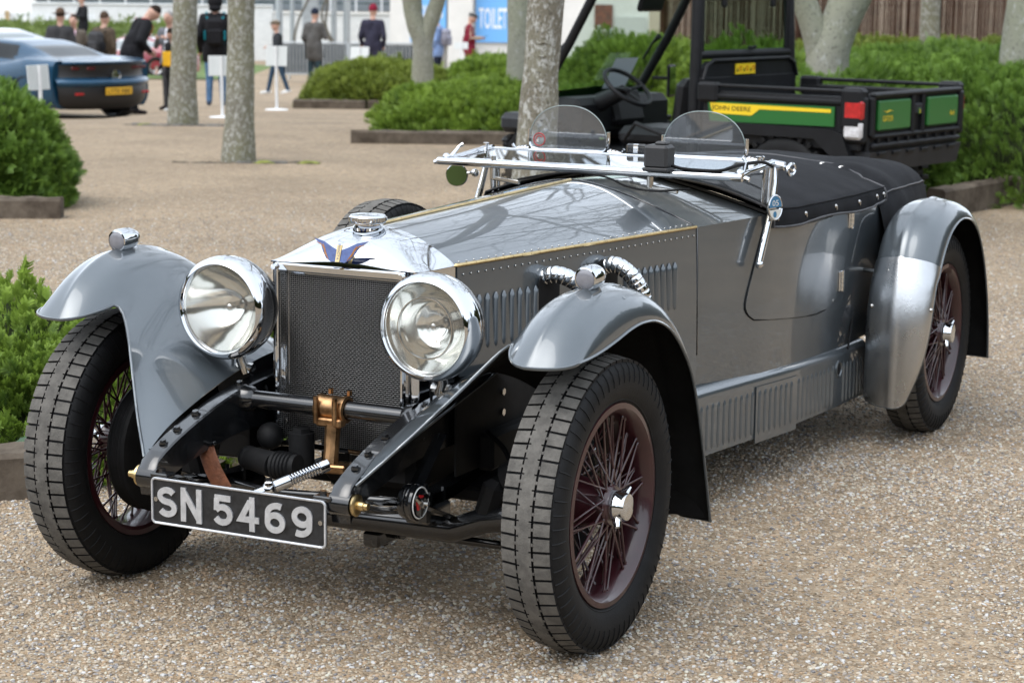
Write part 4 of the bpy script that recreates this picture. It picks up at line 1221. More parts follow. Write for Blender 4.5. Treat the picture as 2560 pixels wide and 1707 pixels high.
# cross tube, bronze steady and hand starter
m = MB(); m.cyl((-.275, -.03, .546), (.275, -.03, .546), .0235, n=24)
for s_ in (1, -1): m.lathe([(.0235, 0), (.031, .008), (.036, .03), (.036, .034)], (s_ * .222, -.03, .546), (s_, 0, 0), 20)
m.build('cross_tube', [blackp], car, 40)
m = MB()
m.lathe([(.026, -.044), (.0345, -.042), (.0345, -.030), (.0325, -.026), (.0325, .026), (.0345, .030), (.0345, .042), (.026, .044)], (.014, -.03, .546), (1, 0, 0), 28)
for dx in (-.016, .040):
    m.cyl((dx, -.067, .572), (dx, -.067, .512), .0078, n=12); m.cyl((dx, -.067, .572), (dx, -.067, .580), .0075, n=6); m.cyl((dx, .006, .575), (dx, .006, .588), .0075, n=6)
m.box((.020, -.055, .515), (.075, .03, .022), bev=.004)
m.tube([(.026, -.052, .51), (.026, -.060, .44), (.026, -.066, .41)], [.021, .019, .021], 10)
m.box((.036, -.07, .402), (.085, .06, .022), Matrix.Rotation(.2, 3, 'Z'), bev=.004)
m.build('tube_clamp', [bronze], car, 35)
m = MB()
a, b = Vector((.045, -.11, .418)), Vector((-.085, -.30, .352))
d = b - a
m.cyl(a, a + d * .1, .017, n=14)
pts = []
for k in range(121):
    t = k / 120
    q = a + d * (.06 + .40 * t)
    n1 = d.normalized().orthogonal().normalized(); n2 = d.normalized().cross(n1); an = t * 2 * PI * 12
    pts.append(q + (n1 * math.cos(an) + n2 * math.sin(an)) * .0135)
m.tube(pts, .0024, 5)
m.cyl(a, a + d * .5, .009, n=10); m.cyl(a + d * .46, a + d * .64, .0165, n=16); m.ball(a + d * .70, .020, 12, 8); m.cyl(a + d * .7, b, .0135, n=14)
m.box(a + d * .70 + Vector((0, 0, .018)), (.02, .05, .012), Matrix.Rotation(.6, 3, 'Z'), bev=.003)
m.build('spring_strut', [chrome], car, 40)
# axle beam, tie rod, drop arms
m = MB()
m.tube([(-.60, 0, .33), (-.44, -.01, .30), (-.36, -.02, .268), (0, -.02, .262), (.36, -.02, .268), (.44, -.01, .30), (.60, 0, .33)], .027, 8, squash=1.2)
m.build('front_axle', [blackp], car, 50)
m = MB(); m.cyl((-.56, .10, .20), (.56, .10, .21), .0115, n=10)
m.cyl((.075, .10, .165), (.075, .10, .225), .024, n=12); m.box((.10, .06, .20), (.05, .10, .04), bev=.006)
for k in range(6): m.cyl((.105 + .008 * k, .10, .206), (.108 + .008 * k, .10, .206), .020, n=12)
m.build('tie_rod', [blackp], car, 40)
m = MB(); m.box((0, .55, .45), (.34, .75, .32), bev=.03); m.box((0, .55, .28), (.26, .6, .12), bev=.03); m.box((.33, .45, .42), (.05, .5, .1), bev=.01)
m.build('engine_block', [blackm], car, 30)
m = MB(); m.cyl((-.225, -.06, .395), (-.12, -.10, .395), .030, .034, 18); m.cyl((-.12, -.10, .395), (-.05, -.10, .40), .036, .030, 18); m.ball((-.225, -.06, .395), .032, 14, 10); m.ball((-.20, -.0, .445), .036, 14, 10)
for k in range(5): m.lathe([(.030, 0), (.038, .004), (.030, .008)], (-.115 + k * .011, -.10, .397), (1, 0, 0), 20)
m.cyl((-.09, -.02, .36), (-.09, -.02, .47), .034, n=18); m.cyl((-.09, -.02, .47), (-.09, -.02, .482), .026, n=6)
m.build('steering_box', [blackm], car, 40)
m = MB(); m.box((-.02, -.36, .372), (.36, .03, .018), bev=.005); m.build('front_brace', [blackm], car, 30)
for sgn in (1, -1):
    m = MB(); m.box((sgn * .315, .62, .50), (.006, 1.1, .24)); m.build('inner_valance', [blackm], car, None)
m = MB(); m.lathe([(0, 0), (.036, 0), (.038, .02), (.030, .035), (.024, .055), (.022, .09), (.012, .095), (.012, .115), (.007, .118), (.006, .13), (0, .131)], (-.265, .20, .57), n=18)
m.build('steering_damper', [blackp], car, 40)
m = MB(); m.lathe([(0, .131), (.009, .131), (.009, .141), (.004, .146), (0, .147)], (-.265, .20, .555), n=10); m.build('damper_nut', [chrome], car, 40)
m = MB(); m.tube(spl([(-.265, -.20, .447), (-.245, -.215, .425), (-.225, -.22, .39), (-.195, -.22, .345)], 9), .024, 4, squash=.10, up=(.2, -1, .1))
stp = m.build('leather_strap', [leather], car, 30)
m = MB(); m.box((-.265, -.20, .452), (.064, .012, .010), Matrix.Rotation(-.25, 3, 'Y'), bev=.002); m.build('strap_buckle', [blackp], stp, 30)

m = MB(); m.box((0, .80, .275), (.62, 1.0, .04), bev=.01); m.build('ground_blocker', [blackm], car, 30)  # dark plate added to hide the bright ground seen under the car
for sgn in (1, -1):
    m = MB(); m.tube(spl([(sgn * .60, .03, .34), (sgn * .50, .06, .40), (sgn * .42, .14, .45), (sgn * .33, .22, .47)], 14), .007, 8); m.build('brake_hose', [blackm], car, 60)
    m = MB(); m.cyl((sgn * .40, .05, .27), (sgn * .40, .75, .33), .008, n=8); m.build('brake_rod', [blackp], car, 60)
    m = MB(); m.box((sgn * .28, -.01, .305), (.075, .12, .045), bev=.008)
    for dx in (-.026, .026):
        for dy in (-.045, .025): m.cyl((sgn * .28 + dx, dy, .33), (sgn * .28 + dx, dy, .365), .007, n=6)
    m.build('spring_clamp', [blackp], car, 30)
    m = MB(); m.box((sgn * .455, .02, .35), (.06, .10, .12), Matrix.Rotation(.3 * sgn, 3, 'Y'), bev=.018); m.cyl((sgn * .50, .02, .40), (sgn * .53, .02, .42), .05, n=20); m.build('stub_axle', [blackm], car, 40)
m = MB(); m.tube([(-.27, -.10, .335), (-.10, -.12, .33), (.27, -.08, .34)], .011, 8); m.build('drag_link', [blackp], car, 60)
m = MB(); m.tube(spl([(.22, .03, .46), (.16, -.02, .38), (.05, -.02, .34), (-.03, .04, .33)], 14), .008, 8); m.build('oil_pipe', [chrome_dull], car, 60)
m = MB(); m.box((.10, .10, .40), (.20, .10, .14), bev=.02); m.cyl((.16, .03, .42), (.16, .09, .42), .035, n=18); m.build('dynamo', [blackm], car, 30)
for (y, z) in ((.10, .56), (.10, .505)):
    m = MB(); m.cyl((.318, y + .22, z), (.326, y + .22, z), .010, n=6); m.build('valance_bolt', [chrome_dull], car, 30)

# ---- number plate
pl_w, pl_h = .502, .115
po = Vector((0, -.447, .3645)); pux = Vector((1, 0, 0)); puy = Vector((0, 0, 1)); pn = Vector((0, -1, 0))
def rrect(w, h, r, n=5):
    out = []
    for cx, cz, a0 in ((w / 2 - r, h / 2 - r, 0), (-w / 2 + r, h / 2 - r, PI / 2), (-w / 2 + r, -h / 2 + r, PI), (w / 2 - r, -h / 2 + r, 1.5 * PI)):
        for k in range(n + 1):
            a = a0 + PI / 2 * k / n
            out.append((cx + r * math.cos(a), cz + r * math.sin(a)))
    return out
m = MB(); m.prism(rrect(pl_w, pl_h, .010), po + Vector((0, .003, 0)), pux, puy, pn * .005)
plate = m.build('number_plate', [plate_b], car, 30)
m = MB(); m.tube([po + pux * a + puy * b + pn * .003 for a, b in rrect(pl_w - .004, pl_h - .004, .010)], .0034, 6, closed=True)
m.build('plate_border', [plate_s], plate, 60)
xs = [(-.204, 'S', .052), (-.132, 'N', .055), (-.040, '5', .054), (.034, '4', .058), (.110, '6', .056), (.186, '9', .056)]
def arc(cx, cz, rx_, rz_, a0, a1, n=14): return [(cx + rx_ * math.cos(R_(a0 + (a1 - a0) * i / n)), cz + rz_ * math.sin(R_(a0 + (a1 - a0) * i / n))) for i in range(n + 1)]
GLY = {'S': [arc(0, .215, .24, .205, 28, 270) + arc(0, -.205, .25, .215, 90, -152)[1:]],
       'N': [[(-.27, -.5), (-.27, .5)], [(-.245, .44), (.245, -.44)], [(.27, -.5), (.27, .5)]],
       '5': [[(.26, .415), (-.27, .415)], [(-.195, .40), (-.205, -.02)], arc(-.005, -.155, .255, .265, 146, -152)],
       '4': [[(.12, -.5), (.12, .5)], [(.06, .44), (-.25, -.19), (.35, -.19)]],
       '6': [arc(.06, .14, .30, .28, 62, 172, 10) + [(-.245, -.10)], arc(0, -.165, .245, .255, 0, 360, 28)],
       '9': [arc(-.06, -.14, .30, .28, -118, -8, 10) + [(.245, .10)], arc(0, .165, .245, .255, 0, 360, 28)]}
def stroke(m, path, w, o, ux, uy, nrm, d):
    P_ = [Vector(p) for p in path]; L_ = []; R__ = []
    closed = (P_[0] - P_[-1]).length < 1e-6
    for i, p in enumerate(P_):
        a = P_[i - 1] if i > 0 else (P_[-2] if closed else None); b = P_[i + 1] if i < len(P_) - 1 else (P_[1] if closed else None)
        t0 = (p - a).normalized() if a is not None else None; t1 = (b - p).normalized() if b is not None else None
        t0 = t0 or t1; t1 = t1 or t0
        n0 = Vector((-t0.y, t0.x)); n1 = Vector((-t1.y, t1.x)); mm = (n0 + n1).normalized(); k = w / 2 / max(.45, mm.dot(n0))
        L_.append(p + mm * k); R__.append(p - mm * k)
    rows = []
    for l, r in zip(L_, R__):
        q = [o + ux * v.x + uy * v.y for v in (l, r)]
        rows.append([q[0], q[0] + nrm * d, q[1] + nrm * d, q[1]])
    m.grid(rows, 0, cv=True); m.add(rows[0], [(0, 1, 2, 3)]); m.add(rows[-1], [(3, 2, 1, 0)])
for x, ch, cw in xs:
    m = MB()
    for jp, pth in enumerate(GLY[ch]):
        stroke(m, [(a * .088 * .98, b * .0845 * (1 - .155 * (abs(b) < .47))) for a, b in pth], .0150, po + pux * x + pn * .0015, pux, puy, pn, .0042 + .0005 * jp)
    m.build('plate_character', [plate_s], plate, 30)
m = MB()
for x in (-.237, .237): m.cyl(po + pux * x + puy * .004, po + pux * x + puy * .004 + pn * .006, .006, n=10)
m.build('plate_screws', [chrome_dull], plate, 30)
m = MB()
for s_ in (1, -1): m.box((s_ * .235, -.425, .425), (.05, .04, .012), bev=.003); m.cyl((s_ * .232, -.43, .43), (s_ * .232, -.43, .442), .009, n=6)
m.build('plate_bracket', [blackp], plate, 30)

# ---- wheels
NB = 64
def tyre_mesh():
    m = MB()
    prof = [(.250, -.052), (.262, -.060), (.280, -.072), (.305, -.0795), (.328, -.080), (.348, -.076), (.360, -.069), (.367, -.062), (.3735, -.03), (.375, 0), (.3735, .03), (.367, .062), (.360, .069), (.348, .076), (.328, .080), (.305, .0795), (.280, .072), (.262, .060), (.250, .052)]
    m.lathe(prof, (0, 0, 0), (1, 0, 0), 96)
    for sx in (1, -1):   # fine sidewall ribs
        for k in range(NB):
            a = 2 * PI * (k + .5) / NB; dr = Vector((0, math.cos(a), math.sin(a)))
            pts = [dr * r + Vector((sx * h, 0, 0)) for r, h in ((.364, .0665), (.350, .0760), (.330, .0806), (.316, .0806))]
            m.tube(pts, [.0020, .0020, .0016, .0008], 4, False)
        m.lathe([(.268, .0655), (.270, .0675), (.272, .0668)], (0, 0, 0), (sx, 0, 0), 72)
    return m.mesh('tyre', [rubber], 50)
def tread_mesh():
    m = MB(); da = 2 * PI / NB
    def block(a0, a1, x0, x1, rt0, rt1, rb):
        seg = 2; top = []; bot = []
        for i in range(seg + 1):
            a = a0 + (a1 - a0) * i / seg; d = (math.cos(a), math.sin(a))
            top.append([(x0, d[0] * rt0, d[1] * rt0), (x1, d[0] * rt1, d[1] * rt1)])
            bot.append([(x0, d[0] * rb, d[1] * rb), (x1, d[0] * rb, d[1] * rb)])
        m.grid(top, 0)
        rimt = [top[i][0] for i in range(seg + 1)] + [top[i][1] for i in range(seg, -1, -1)]
        rimb = [bot[i][0] for i in range(seg + 1)] + [bot[i][1] for i in range(seg, -1, -1)]
        m.grid([rimt, rimb], 1, cv=True)
    g = .085
    for k in range(NB):
        a = k * da
        for x0, x1, r0, r1 in ((-.064, -.0245, .3735, .3812), (.0245, .064, .3812, .3735)):
            block(a + da * g, a + da * (1 - g), x0, x1, r0, r1, .362)
        block(a + da * .05, a + da * .95, -.0192, .0192, .383, .383, .370)
        block(a - da * .05, a + da * .05, -.013, .013, .383, .383, .370)
        for x0, x1 in ((-.0245, -.0192), (.0192, .0245)):
            block(a + da * .40, a + da * .60, x0, x1, .3822, .3822, .370)
    return m.mesh('tread', [tread_m, rubber], None)
tyre_me, tread_me = tyre_mesh(), tread_mesh()
def lathe_mesh(name, prof, mats, n=48, ang=35):
    m = MB(); m.lathe(prof, (0, 0, 0), (1, 0, 0), n); return m.mesh(name, mats, ang)
rim_me = lathe_mesh('rim', [(.248, -.062), (.262, -.064), (.264, -.058), (.256, -.050), (.244, -.044), (.236, -.020), (.232, .0), (.236, .020), (.244, .044), (.256, .050), (.264, .058), (.262, .066), (.248, .068), (.238, .060), (.228, .030), (.224, 0), (.228, -.030), (.238, -.058), (.248, -.062)], [maroon], 72)
hub_me = lathe_mesh('wheel', [(0, -.075), (.085, -.075), (.085, -.062), (.072, -.055), (.064, -.02), (.054, .03), (.052, .048), (.054, .056), (.050, .064), (.034, .066), (0, .066)], [maroon], 36)
drum_me = lathe_mesh('brake_drum', [(.05, -.055), (.16, -.056), (.182, -.066), (.186, -.074), (.180, -.078), (.186, -.083), (.180, -.088), (.186, -.093), (.180, -.098), (.186, -.104), (.180, -.11), (.188, -.116), (.188, -.128), (.17, -.135), (.05, -.135)], [blackm], 56)
def cap_mesh():
    m = MB()
    m.lathe([(.036, .060), (.040, .066), (.040, .078), (.036, .084), (.037, .098), (.034, .104), (.018, .108), (0, .109)], (0, 0, 0), (1, 0, 0), 32)
    for a in (.9, .9 + PI):
        d = Vector((0, math.cos(a), math.sin(a)))
        m.tube([Vector((.082, 0, 0)) + d * .028, Vector((.086, 0, 0)) + d * .046, Vector((.092, 0, 0)) + d * .058], [.013, .011, .007], 8, squash=.7)
    return m.mesh('hub_cap', [chrome], 40)
cap_me = cap_mesh()
def spoke_mesh(x0, r0, x1, r1, tw):
    m = MB(); p0 = Vector((x0, r0, 0)); p1 = Vector((x1, r1 * math.cos(tw), r1 * math.sin(tw)))
    m.tube([p0, p0.lerp(p1, .93), p0.lerp(p1, .94), p1], [.0031, .0031, .0050, .0050], 6)
    return m.mesh('spoke', [maroon], 50)
sp_a = [spoke_mesh(.058, .052, .040, .238, t) for t in (.55, -.55)]
sp_b = [spoke_mesh(-.050, .072, .004, .230, t) for t in (.42, -.42)]
sp_c = [spoke_mesh(.050, .054, .020, .233, t) for t in (.30, -.30)]
def wheel(loc, flip, cap=True, spokes=True):
    h = link('wheel', hub_me, car, loc, (0, 0, PI if flip else 0)); h.scale = (.98, .966, .966)
    link('tyre', tyre_me, h); link('tread', tread_me, h); link('rim', rim_me, h)
    if cap: link('hub_cap', cap_me, h)
    if spokes:
        for k in range(12):
            a = 2 * PI * k / 12
            for q in (0, 1):
                link('spoke', sp_a[q], h, None, (a + .12 * q, 0, 0)); link('spoke', sp_b[q], h, None, (a + .24 + .10 * q, 0, 0)); link('spoke', sp_c[q], h, None, (a + .40 + .10 * q, 0, 0))
    return h
for (x, y, fl) in ((TK, .052, False), (-TK, .052, True), (TK, WB, False)):
    h = wheel((x, y, RAD - .004), fl)
    link('brake_drum', drum_me, h)
h = wheel((-TK, WB, RAD - .004), True, True, False); link('brake_drum', drum_me, h)
sw = wheel((-.625, 1.33, .555), True, False, False); sw['label'] = 'spare wheel carried upright beside the far side of the bonnet'
m = MB(); m.cyl((-.60, WB, RAD), (.60, WB, RAD), .04, n=12); m.ball((0, WB, RAD), .13, 14, 10); m.build('rear_axle', [blackm], car, 40)

# ---- scuttle, body sides, doors
P = [[top_pt(y, t) for t in ys(-1, 1, 41)] for y in ys(1.409, 1.84, 12)]
m = MB(); m.shell(P, .004, 0, 1, flip=True); m.build('scuttle', [paint, paint_dark], car, 60)
m = MB()
for i in range(41):
    pass
pts = [Vector(top_pt(1.404, t)) + Vector((0, 0, .001)) for t in ys(-1, 1, 41)]
m.tube([Vector((-hw(1.404) - .008, 1.404, .5))] + pts + [Vector((hw(1.404) + .011, 1.404, .5))], .0032, 6)
m.build('scuttle_beading', [blackp], car, 60)
def body_x(y, z):
    u = max(0, min(1, (sh(y) - z) / .48))
    return hw(y) + .010 * math.sin(u * PI * .8) - .012 * u * u
for sgn in (1, -1):
    P = [[(sgn * body_x(y, z), y, z) for z in ys(sh(y), .37, 16)] for y in ys(1.409, 3.95, 52)]
    m = MB(); m.shell(P, .004, 0, 1, flip=(sgn > 0)); bs = m.build('body_side', [paint, paint_dark], car, 60)
    # door
    left = spl([(1.80, .872), (1.79, .862), (1.745, .784), (1.681, .641), (1.690, .595), (1.74, .566)], 20)
    bot = spl([(1.74, .566), (1.928, .547), (2.193, .524), (2.30, .528)], 14)
    right = spl([(2.30, .528), (2.388, .562), (2.45, .65), (2.474, .703), (2.524, .804), (2.536, .860)], 20)
    outl = left + bot[1:] + right[1:]
    zz = ys(.866, .530, 26); P = []
    def cross(z, poly, hi):
        c = [a[0] + (b[0] - a[0]) * (z - a[1]) / (b[1] - a[1]) for a, b in zip(poly, poly[1:]) if min(a[1], b[1]) <= z <= max(a[1], b[1]) and abs(b[1] - a[1]) > 1e-9]
        return (max(c) if hi else min(c)) if c else None
    for z in zz:
        a, b = cross(z, outl, False), cross(z, outl, True)
        if a is None or b is None: continue
        P.append([(sgn * (body_x(y, z) + .0045), y, z) for y in ys(a + .003, b - .003, 18)])
    m = MB(); m.shell(P, .006, 0, 0, flip=(sgn < 0)); dr = m.build('door', [paint], car, 50)
    m = MB(); m.tube([(sgn * (body_x(y, z) + .001), y, z) for y, z in outl], .0022, 5); m.build('door_gap_line', [blackm], dr, 60)  # thin dark tube puts in the shade of the gap round the door
    for (y, z) in ((2.43, .613), (2.522, .822)):
        m = MB()
        for k in range(5): m.cyl((sgn * (body_x(y, z) + .008), y, z - .036 + .0145 * k), (sgn * (body_x(y, z) + .008), y, z - .0225 + .0145 * k), .0085, n=10)
        m.box((sgn * (body_x(y, z) + .004), y + .014, z), (.006, .026, .07), bev=.002); m.box((sgn * (body_x(y, z) + .006), y - .014, z), (.006, .026, .07), bev=.002)
        m.build('door_hinge', [chrome], dr, 30)
    # louvred valance below the door
    def sill_x(y): return itp(y, [(1.2, .440), (1.45, .466), (2.0, .534), (2.4, .558), (2.8, .566)])
    def sz(y): return itp(y, [(1.4, .395), (2.65, .368), (2.8, .365)])
    for (y0, y1, off, zb0) in ((1.22, 2.72, 0, .175), (1.748, 2.045, .005, .160)):
        P = []
        for y in ys(y0, y1, 30):
            if off:
                zb = zb0 + itp(y, [(1.2, .01), (2.8, -.01)])
                P.append([(sgn * (sill_x(y) + off), y, z) for z in ys(sz(y) - .040, zb, 5)]); continue
            row = [(sgn * min(body_x(y, .42) - .02, sill_x(y) - .034), y, sz(y) + .003)]
            for k in range(8):
                a = k / 7 * PI / 2
                row.append((sgn * (sill_x(y) - .032 + .032 * math.sin(a) + off), y, sz(y) - .030 + .032 * math.cos(a)))
            zb = zb0 + itp(y, [(1.2, .01), (2.8, -.01)])
            for z in ys(sz(y) - .05, zb, 5): row.append((sgn * (sill_x(y) + off), y, z))
            row.append((sgn * (sill_x(y) - .02 + off), y, zb - .008))
            P.append(row)
        m = MB(); m.shell(P, .003, 0, 1, flip=(sgn > 0)); so = m.build('valance_panel', [paint, paint_dark], car, 45)
        if sgn > 0:
            vm = bpy.data.meshes.get('valance_louvre_mesh') or None
            if vm is None:
                vm = louvre_mesh(.148, .022, .0052); vm.name = 'valance_louvre_mesh'
            n_l = int((y1 - y0 - .02) / .0375)
            for k in range(n_l):
                y = y0 + .026 + k * .0375
                if abs(y - 2.43) < .03 or (not off and 1.735 < y < 2.06): continue
                link('louvre', vm, so, (sill_x(y) + off + .0005, y, sz(y) - .125), (0, 0, -.02))
    if sgn > 0:
        m = MB(); m.lathe([(.020, -.004), (.026, .003), (.031, .002), (.031, -.003)], (sill_x(2.43) + .001, 2.43, .302), (1, 0, 0), 28); m.lathe([(0, .0012), (.021, .0012)], (sill_x(2.43), 2.43, .302), (1, 0, 0), 24, mi=1)
        m.build('jacking_hole', [paint, blackm], so, 40)
# tail body and floor
m = MB(); m.box((0, 2.3, .40), (.78, 1.6, .04)); m.box((0, 1.45, .68), (.78, .02, .4)); m.build('floor_and_bulkhead', [blackm], car, None)
# ---- rear wings
rr_ = spl([(2.565, .155), (2.545, .32), (2.545, .48), (2.578, .62), (2.64, .745), (2.72, .812), (2.82, .848), (2.92, .860), (3.02, .857), (3.13, .832), (3.24, .768), (3.33, .66), (3.395, .51), (3.425, .36), (3.432, .215)], 53)
rl_ = spl([(2.60, .20), (2.605, .33), (2.612, .46), (2.645, .575), (2.705, .675), (2.775, .742), (2.85, .778), (2.93, .793), (3.01, .79), (3.10, .768), (3.20, .705), (3.285, .60), (3.35, .47), (3.39, .34), (3.41, .215)], 53)
def rwing(i, v, extra=0.0):
    ry, rz = rr_[i]; ly, lz = rl_[i]; a = abs(v) * PI / 2
    fx = math.sin(a) ** .9; fd = 1 - math.cos(a); half = (.122 * (1 - .62 * max(0, 1 - i / 11) ** 2.2)) if v > 0 else .108
    if i < 14 : fd *= .8
    return Vector((.712 + math.copysign(half * fx, v), ry + (ly - ry) * fd, rz + (lz - rz) * fd + .006 * math.exp(-(v / .05) ** 2) * (1 if 14 < i < 40 else 0)) ) + Vector((0, -.006 * math.exp(-(v / .05) ** 2) if i <= 20 else 0, 0)) + Vector((0, -extra, extra * .2))
for sgn in (1, -1):
    P = [[rwing(i, -1 + k / 16) for k in range(33)] for i in range(53)]
    m = MB(); _, rim = m.shell([[tuple(p) for p in r] for r in P], .004, 0, 1, flip=True)
    if sgn < 0: mirror(m)
    rw = m.build('rear_wing', [paint, paint_dark], car, 60)
    m = MB(); m.tube([(sgn * x, y, z) for x, y, z in rim], .0042, 6, closed=True); m.build('wing_bead', [paint], rw, 60)
    P = [[rwing(i, -1.0 + k / 16, .0035) for k in range(33)] for i in range(0, 16)]
    P = [[p + Vector((math.copysign(.002, p.x - .712), 0, 0)) for p in r] for r in P]
    m = MB(); m.shell([[tuple(p) for p in r] for r in P], .0025, 0, 0, flip=True)
    if sgn < 0: mirror(m)
    sg = m.build('stone_shield', [alu], rw, 60)
    m = MB()
    for k in (3, 8, 13, 19, 24, 29):
        p = rwing(14, -1 + k / 16, .005); m.ball((sgn * p.x, p.y, p.z - .012), .0045, 8, 5)
    for k in (7, 30):
        p = rwing(10, -1 + k / 16, .005); m.ball((sgn * p.x, p.y, p.z), .008, 8, 5)
    m.build('shield_rivets', [chrome_dull], sg, 60)
    m = MB(); m.cyl((sgn * .53, 2.70, .62), (sgn * .62, 2.66, .62), .008, n=8); m.build('wing_stay', [chrome_dull], rw, 40)
    m = MB(); m.tube([(sgn * .545, 2.62, .50), (sgn * .56, 2.52, .36)], .004, 6); m.build('wing_cable', [blackm], rw, 40)

# ---- tonneau cover and hood envelope
def cov(y, t):
    w = hw(y) + .012
    zc = itp(y, [(1.80, 1.008), (2.0, 1.014), (2.5, 1.012), (2.95, .992), (3.05, .98)])
    ze = itp(y, [(1.80, .915), (2.0, .905), (2.5, .900), (2.95, .897), (3.05, .895)])
    a = abs(t)
    nz = noise.noise(Vector((y * 5, t * 3, 1.3))) * .005 + noise.noise(Vector((y * 14, t * 9, 4.3))) * .002
    if a <= 1:
        return (w * t, y, ze + (zc - ze) * (1 - a ** 2.1) + nz * (1 - a * .5))
    k = (a - 1) / .12
    return (math.copysign(w + .010 * math.sin(k * 2) + .004 * noise.noise(Vector((y * 16, k, 2))), t), y, ze - .052 * k + .006 * math.sin(y * 9) * k)
P = []
for y in ys(1.815, 2.955, 46):
    P.append([cov(y, t) for t in [-1.12, -1.09, -1.06, -1.03] + ys(-1, 1, 41) + [1.03, 1.06, 1.09, 1.12]])
# stepped rear edge of the cover
for j in range(len(P[0])):
    x = P[-1][j][0]; e = .07 * max(0, 1 - abs(abs(x) - .33) / .10) - .045 * (abs(x) > .44)
    for i in range(38, 46): 
        x0, y0, z0 = P[i][j]; P[i][j] = (x0, y0 + e * (i - 37) / 8, z0)
m = MB(); _, rim = m.shell(P, .005, 0, 0, flip=True)
ton = m.build('tonneau_cover', [cloth], car, 60)
m = MB(); m.tube(rim, .0045, 6, closed=True); m.build('cover_piping', [cloth_trim], ton, 60)
m = MB(); m.tube([Vector(cov(y, 1.0)) + Vector((.002, 0, .002)) for y in ys(1.83, 2.9, 40)], .0022, 5); m.tube([Vector(cov(y, -.0)) + Vector((0, 0, .002)) for y in ys(1.83, 2.9, 40)], .002, 5)
m.build('cover_seam', [cloth], ton, 60)
fm = MB(); fm.lathe([(0, .005), (.005, .0045), (.007, .0015), (.0075, 0)], (0, 0, 0), (1, 0, 0), 14); fm.box((.004, 0, -.005), (.005, .0045, .016), bev=.0015)
fm = fm.mesh('cover_fastener', [chrome_dull], 40)
for y in (1.84, 2.055, 2.317, 2.565, 2.78, 2.86):
    for sgn in (1, -1):
        p = Vector(cov(y, sgn * 1.05)); link('cover_fastener', fm, ton, p + Vector((sgn * .001, 0, 0)), (0, 0, 0 if sgn > 0 else PI))
for x, y in ((.30, 2.30), (.36, 2.97), (.30, 2.93)):
    link('cover_fastener', fm, ton, (x, y, cov(min(y, 2.95), x / (hw(y) + .012))[2] + .002), (0, -PI / 2, 0))
# envelope over the folded hood at the tail
P = []
for i in range(26):
    u = i / 25; y = 2.86 + 1.0 * u
    wy = itp(y, [(2.86, .567), (3.1, .567), (3.3, .55), (3.6, .51), (3.8, .46), (3.86, .41)])
    zt = itp(y, [(2.86, .955), (3.05, .972), (3.35, .962), (3.7, .938), (3.82, .915), (3.86, .84)])
    zb = .60
    row = []
    for k in range(41):
        a = PI * k / 40; cx = math.cos(a); sx = math.sin(a)
        x = wy * math.copysign(abs(cx) ** .45, cx); z = zb + (zt - zb) * sx ** .38
        nn = noise.noise(Vector((x * 4, y * 4, z * 5))) * .018 + noise.noise(Vector((x * 10, y * 9, z * 8))) * .006
        row.append((x + nn * cx, y, z + nn * sx))
    P.append(row)
m = MB(); m.grid(P, 0); m.add(P[-1], [tuple(range(41))])
he = m.build('hood_envelope', [cloth], car, 70)
m = MB(); m.tube([Vector(P[i][6]) + Vector((.002, 0, .001)) for i in range(26)], .003, 5); m.build('envelope_seam', [cloth_trim], he, 60)

# ---- windscreen folded flat, uprights, aero screens
zf, zbk = 1.040, 1.056
m = MB()
m.tube([(-.535, 1.515, zf), (.525, 1.515, zf)], .013, 14); m.build('screen_rail', [chrome], car, 50)
fr = MB()
fr.box((0, 1.842, zbk), (1.02, .018, .020), bev=.004)
fr.box((0, 1.556, zf + .006), (1.0, .012, .010), bev=.003)
for sgn in (1, -1): fr.box((sgn * .500, 1.69, (zf + zbk) / 2 + .003), (.014, .29, .014), Matrix.Rotation(.052, 3, 'X'), bev=.003)
frame = fr.build('windscreen_frame', [chrome], car, 35)
m = MB(); m.box((0, 1.70, (zf + zbk) / 2 + .004), (.985, .275, .005), Matrix.Rotation(.052, 3, 'X')); m.build('windscreen_glass', [glass_mat('screen_glass', (.70, .66, .58), refl=.30)], frame, None)  # tan of the reflected ground is put into the tint
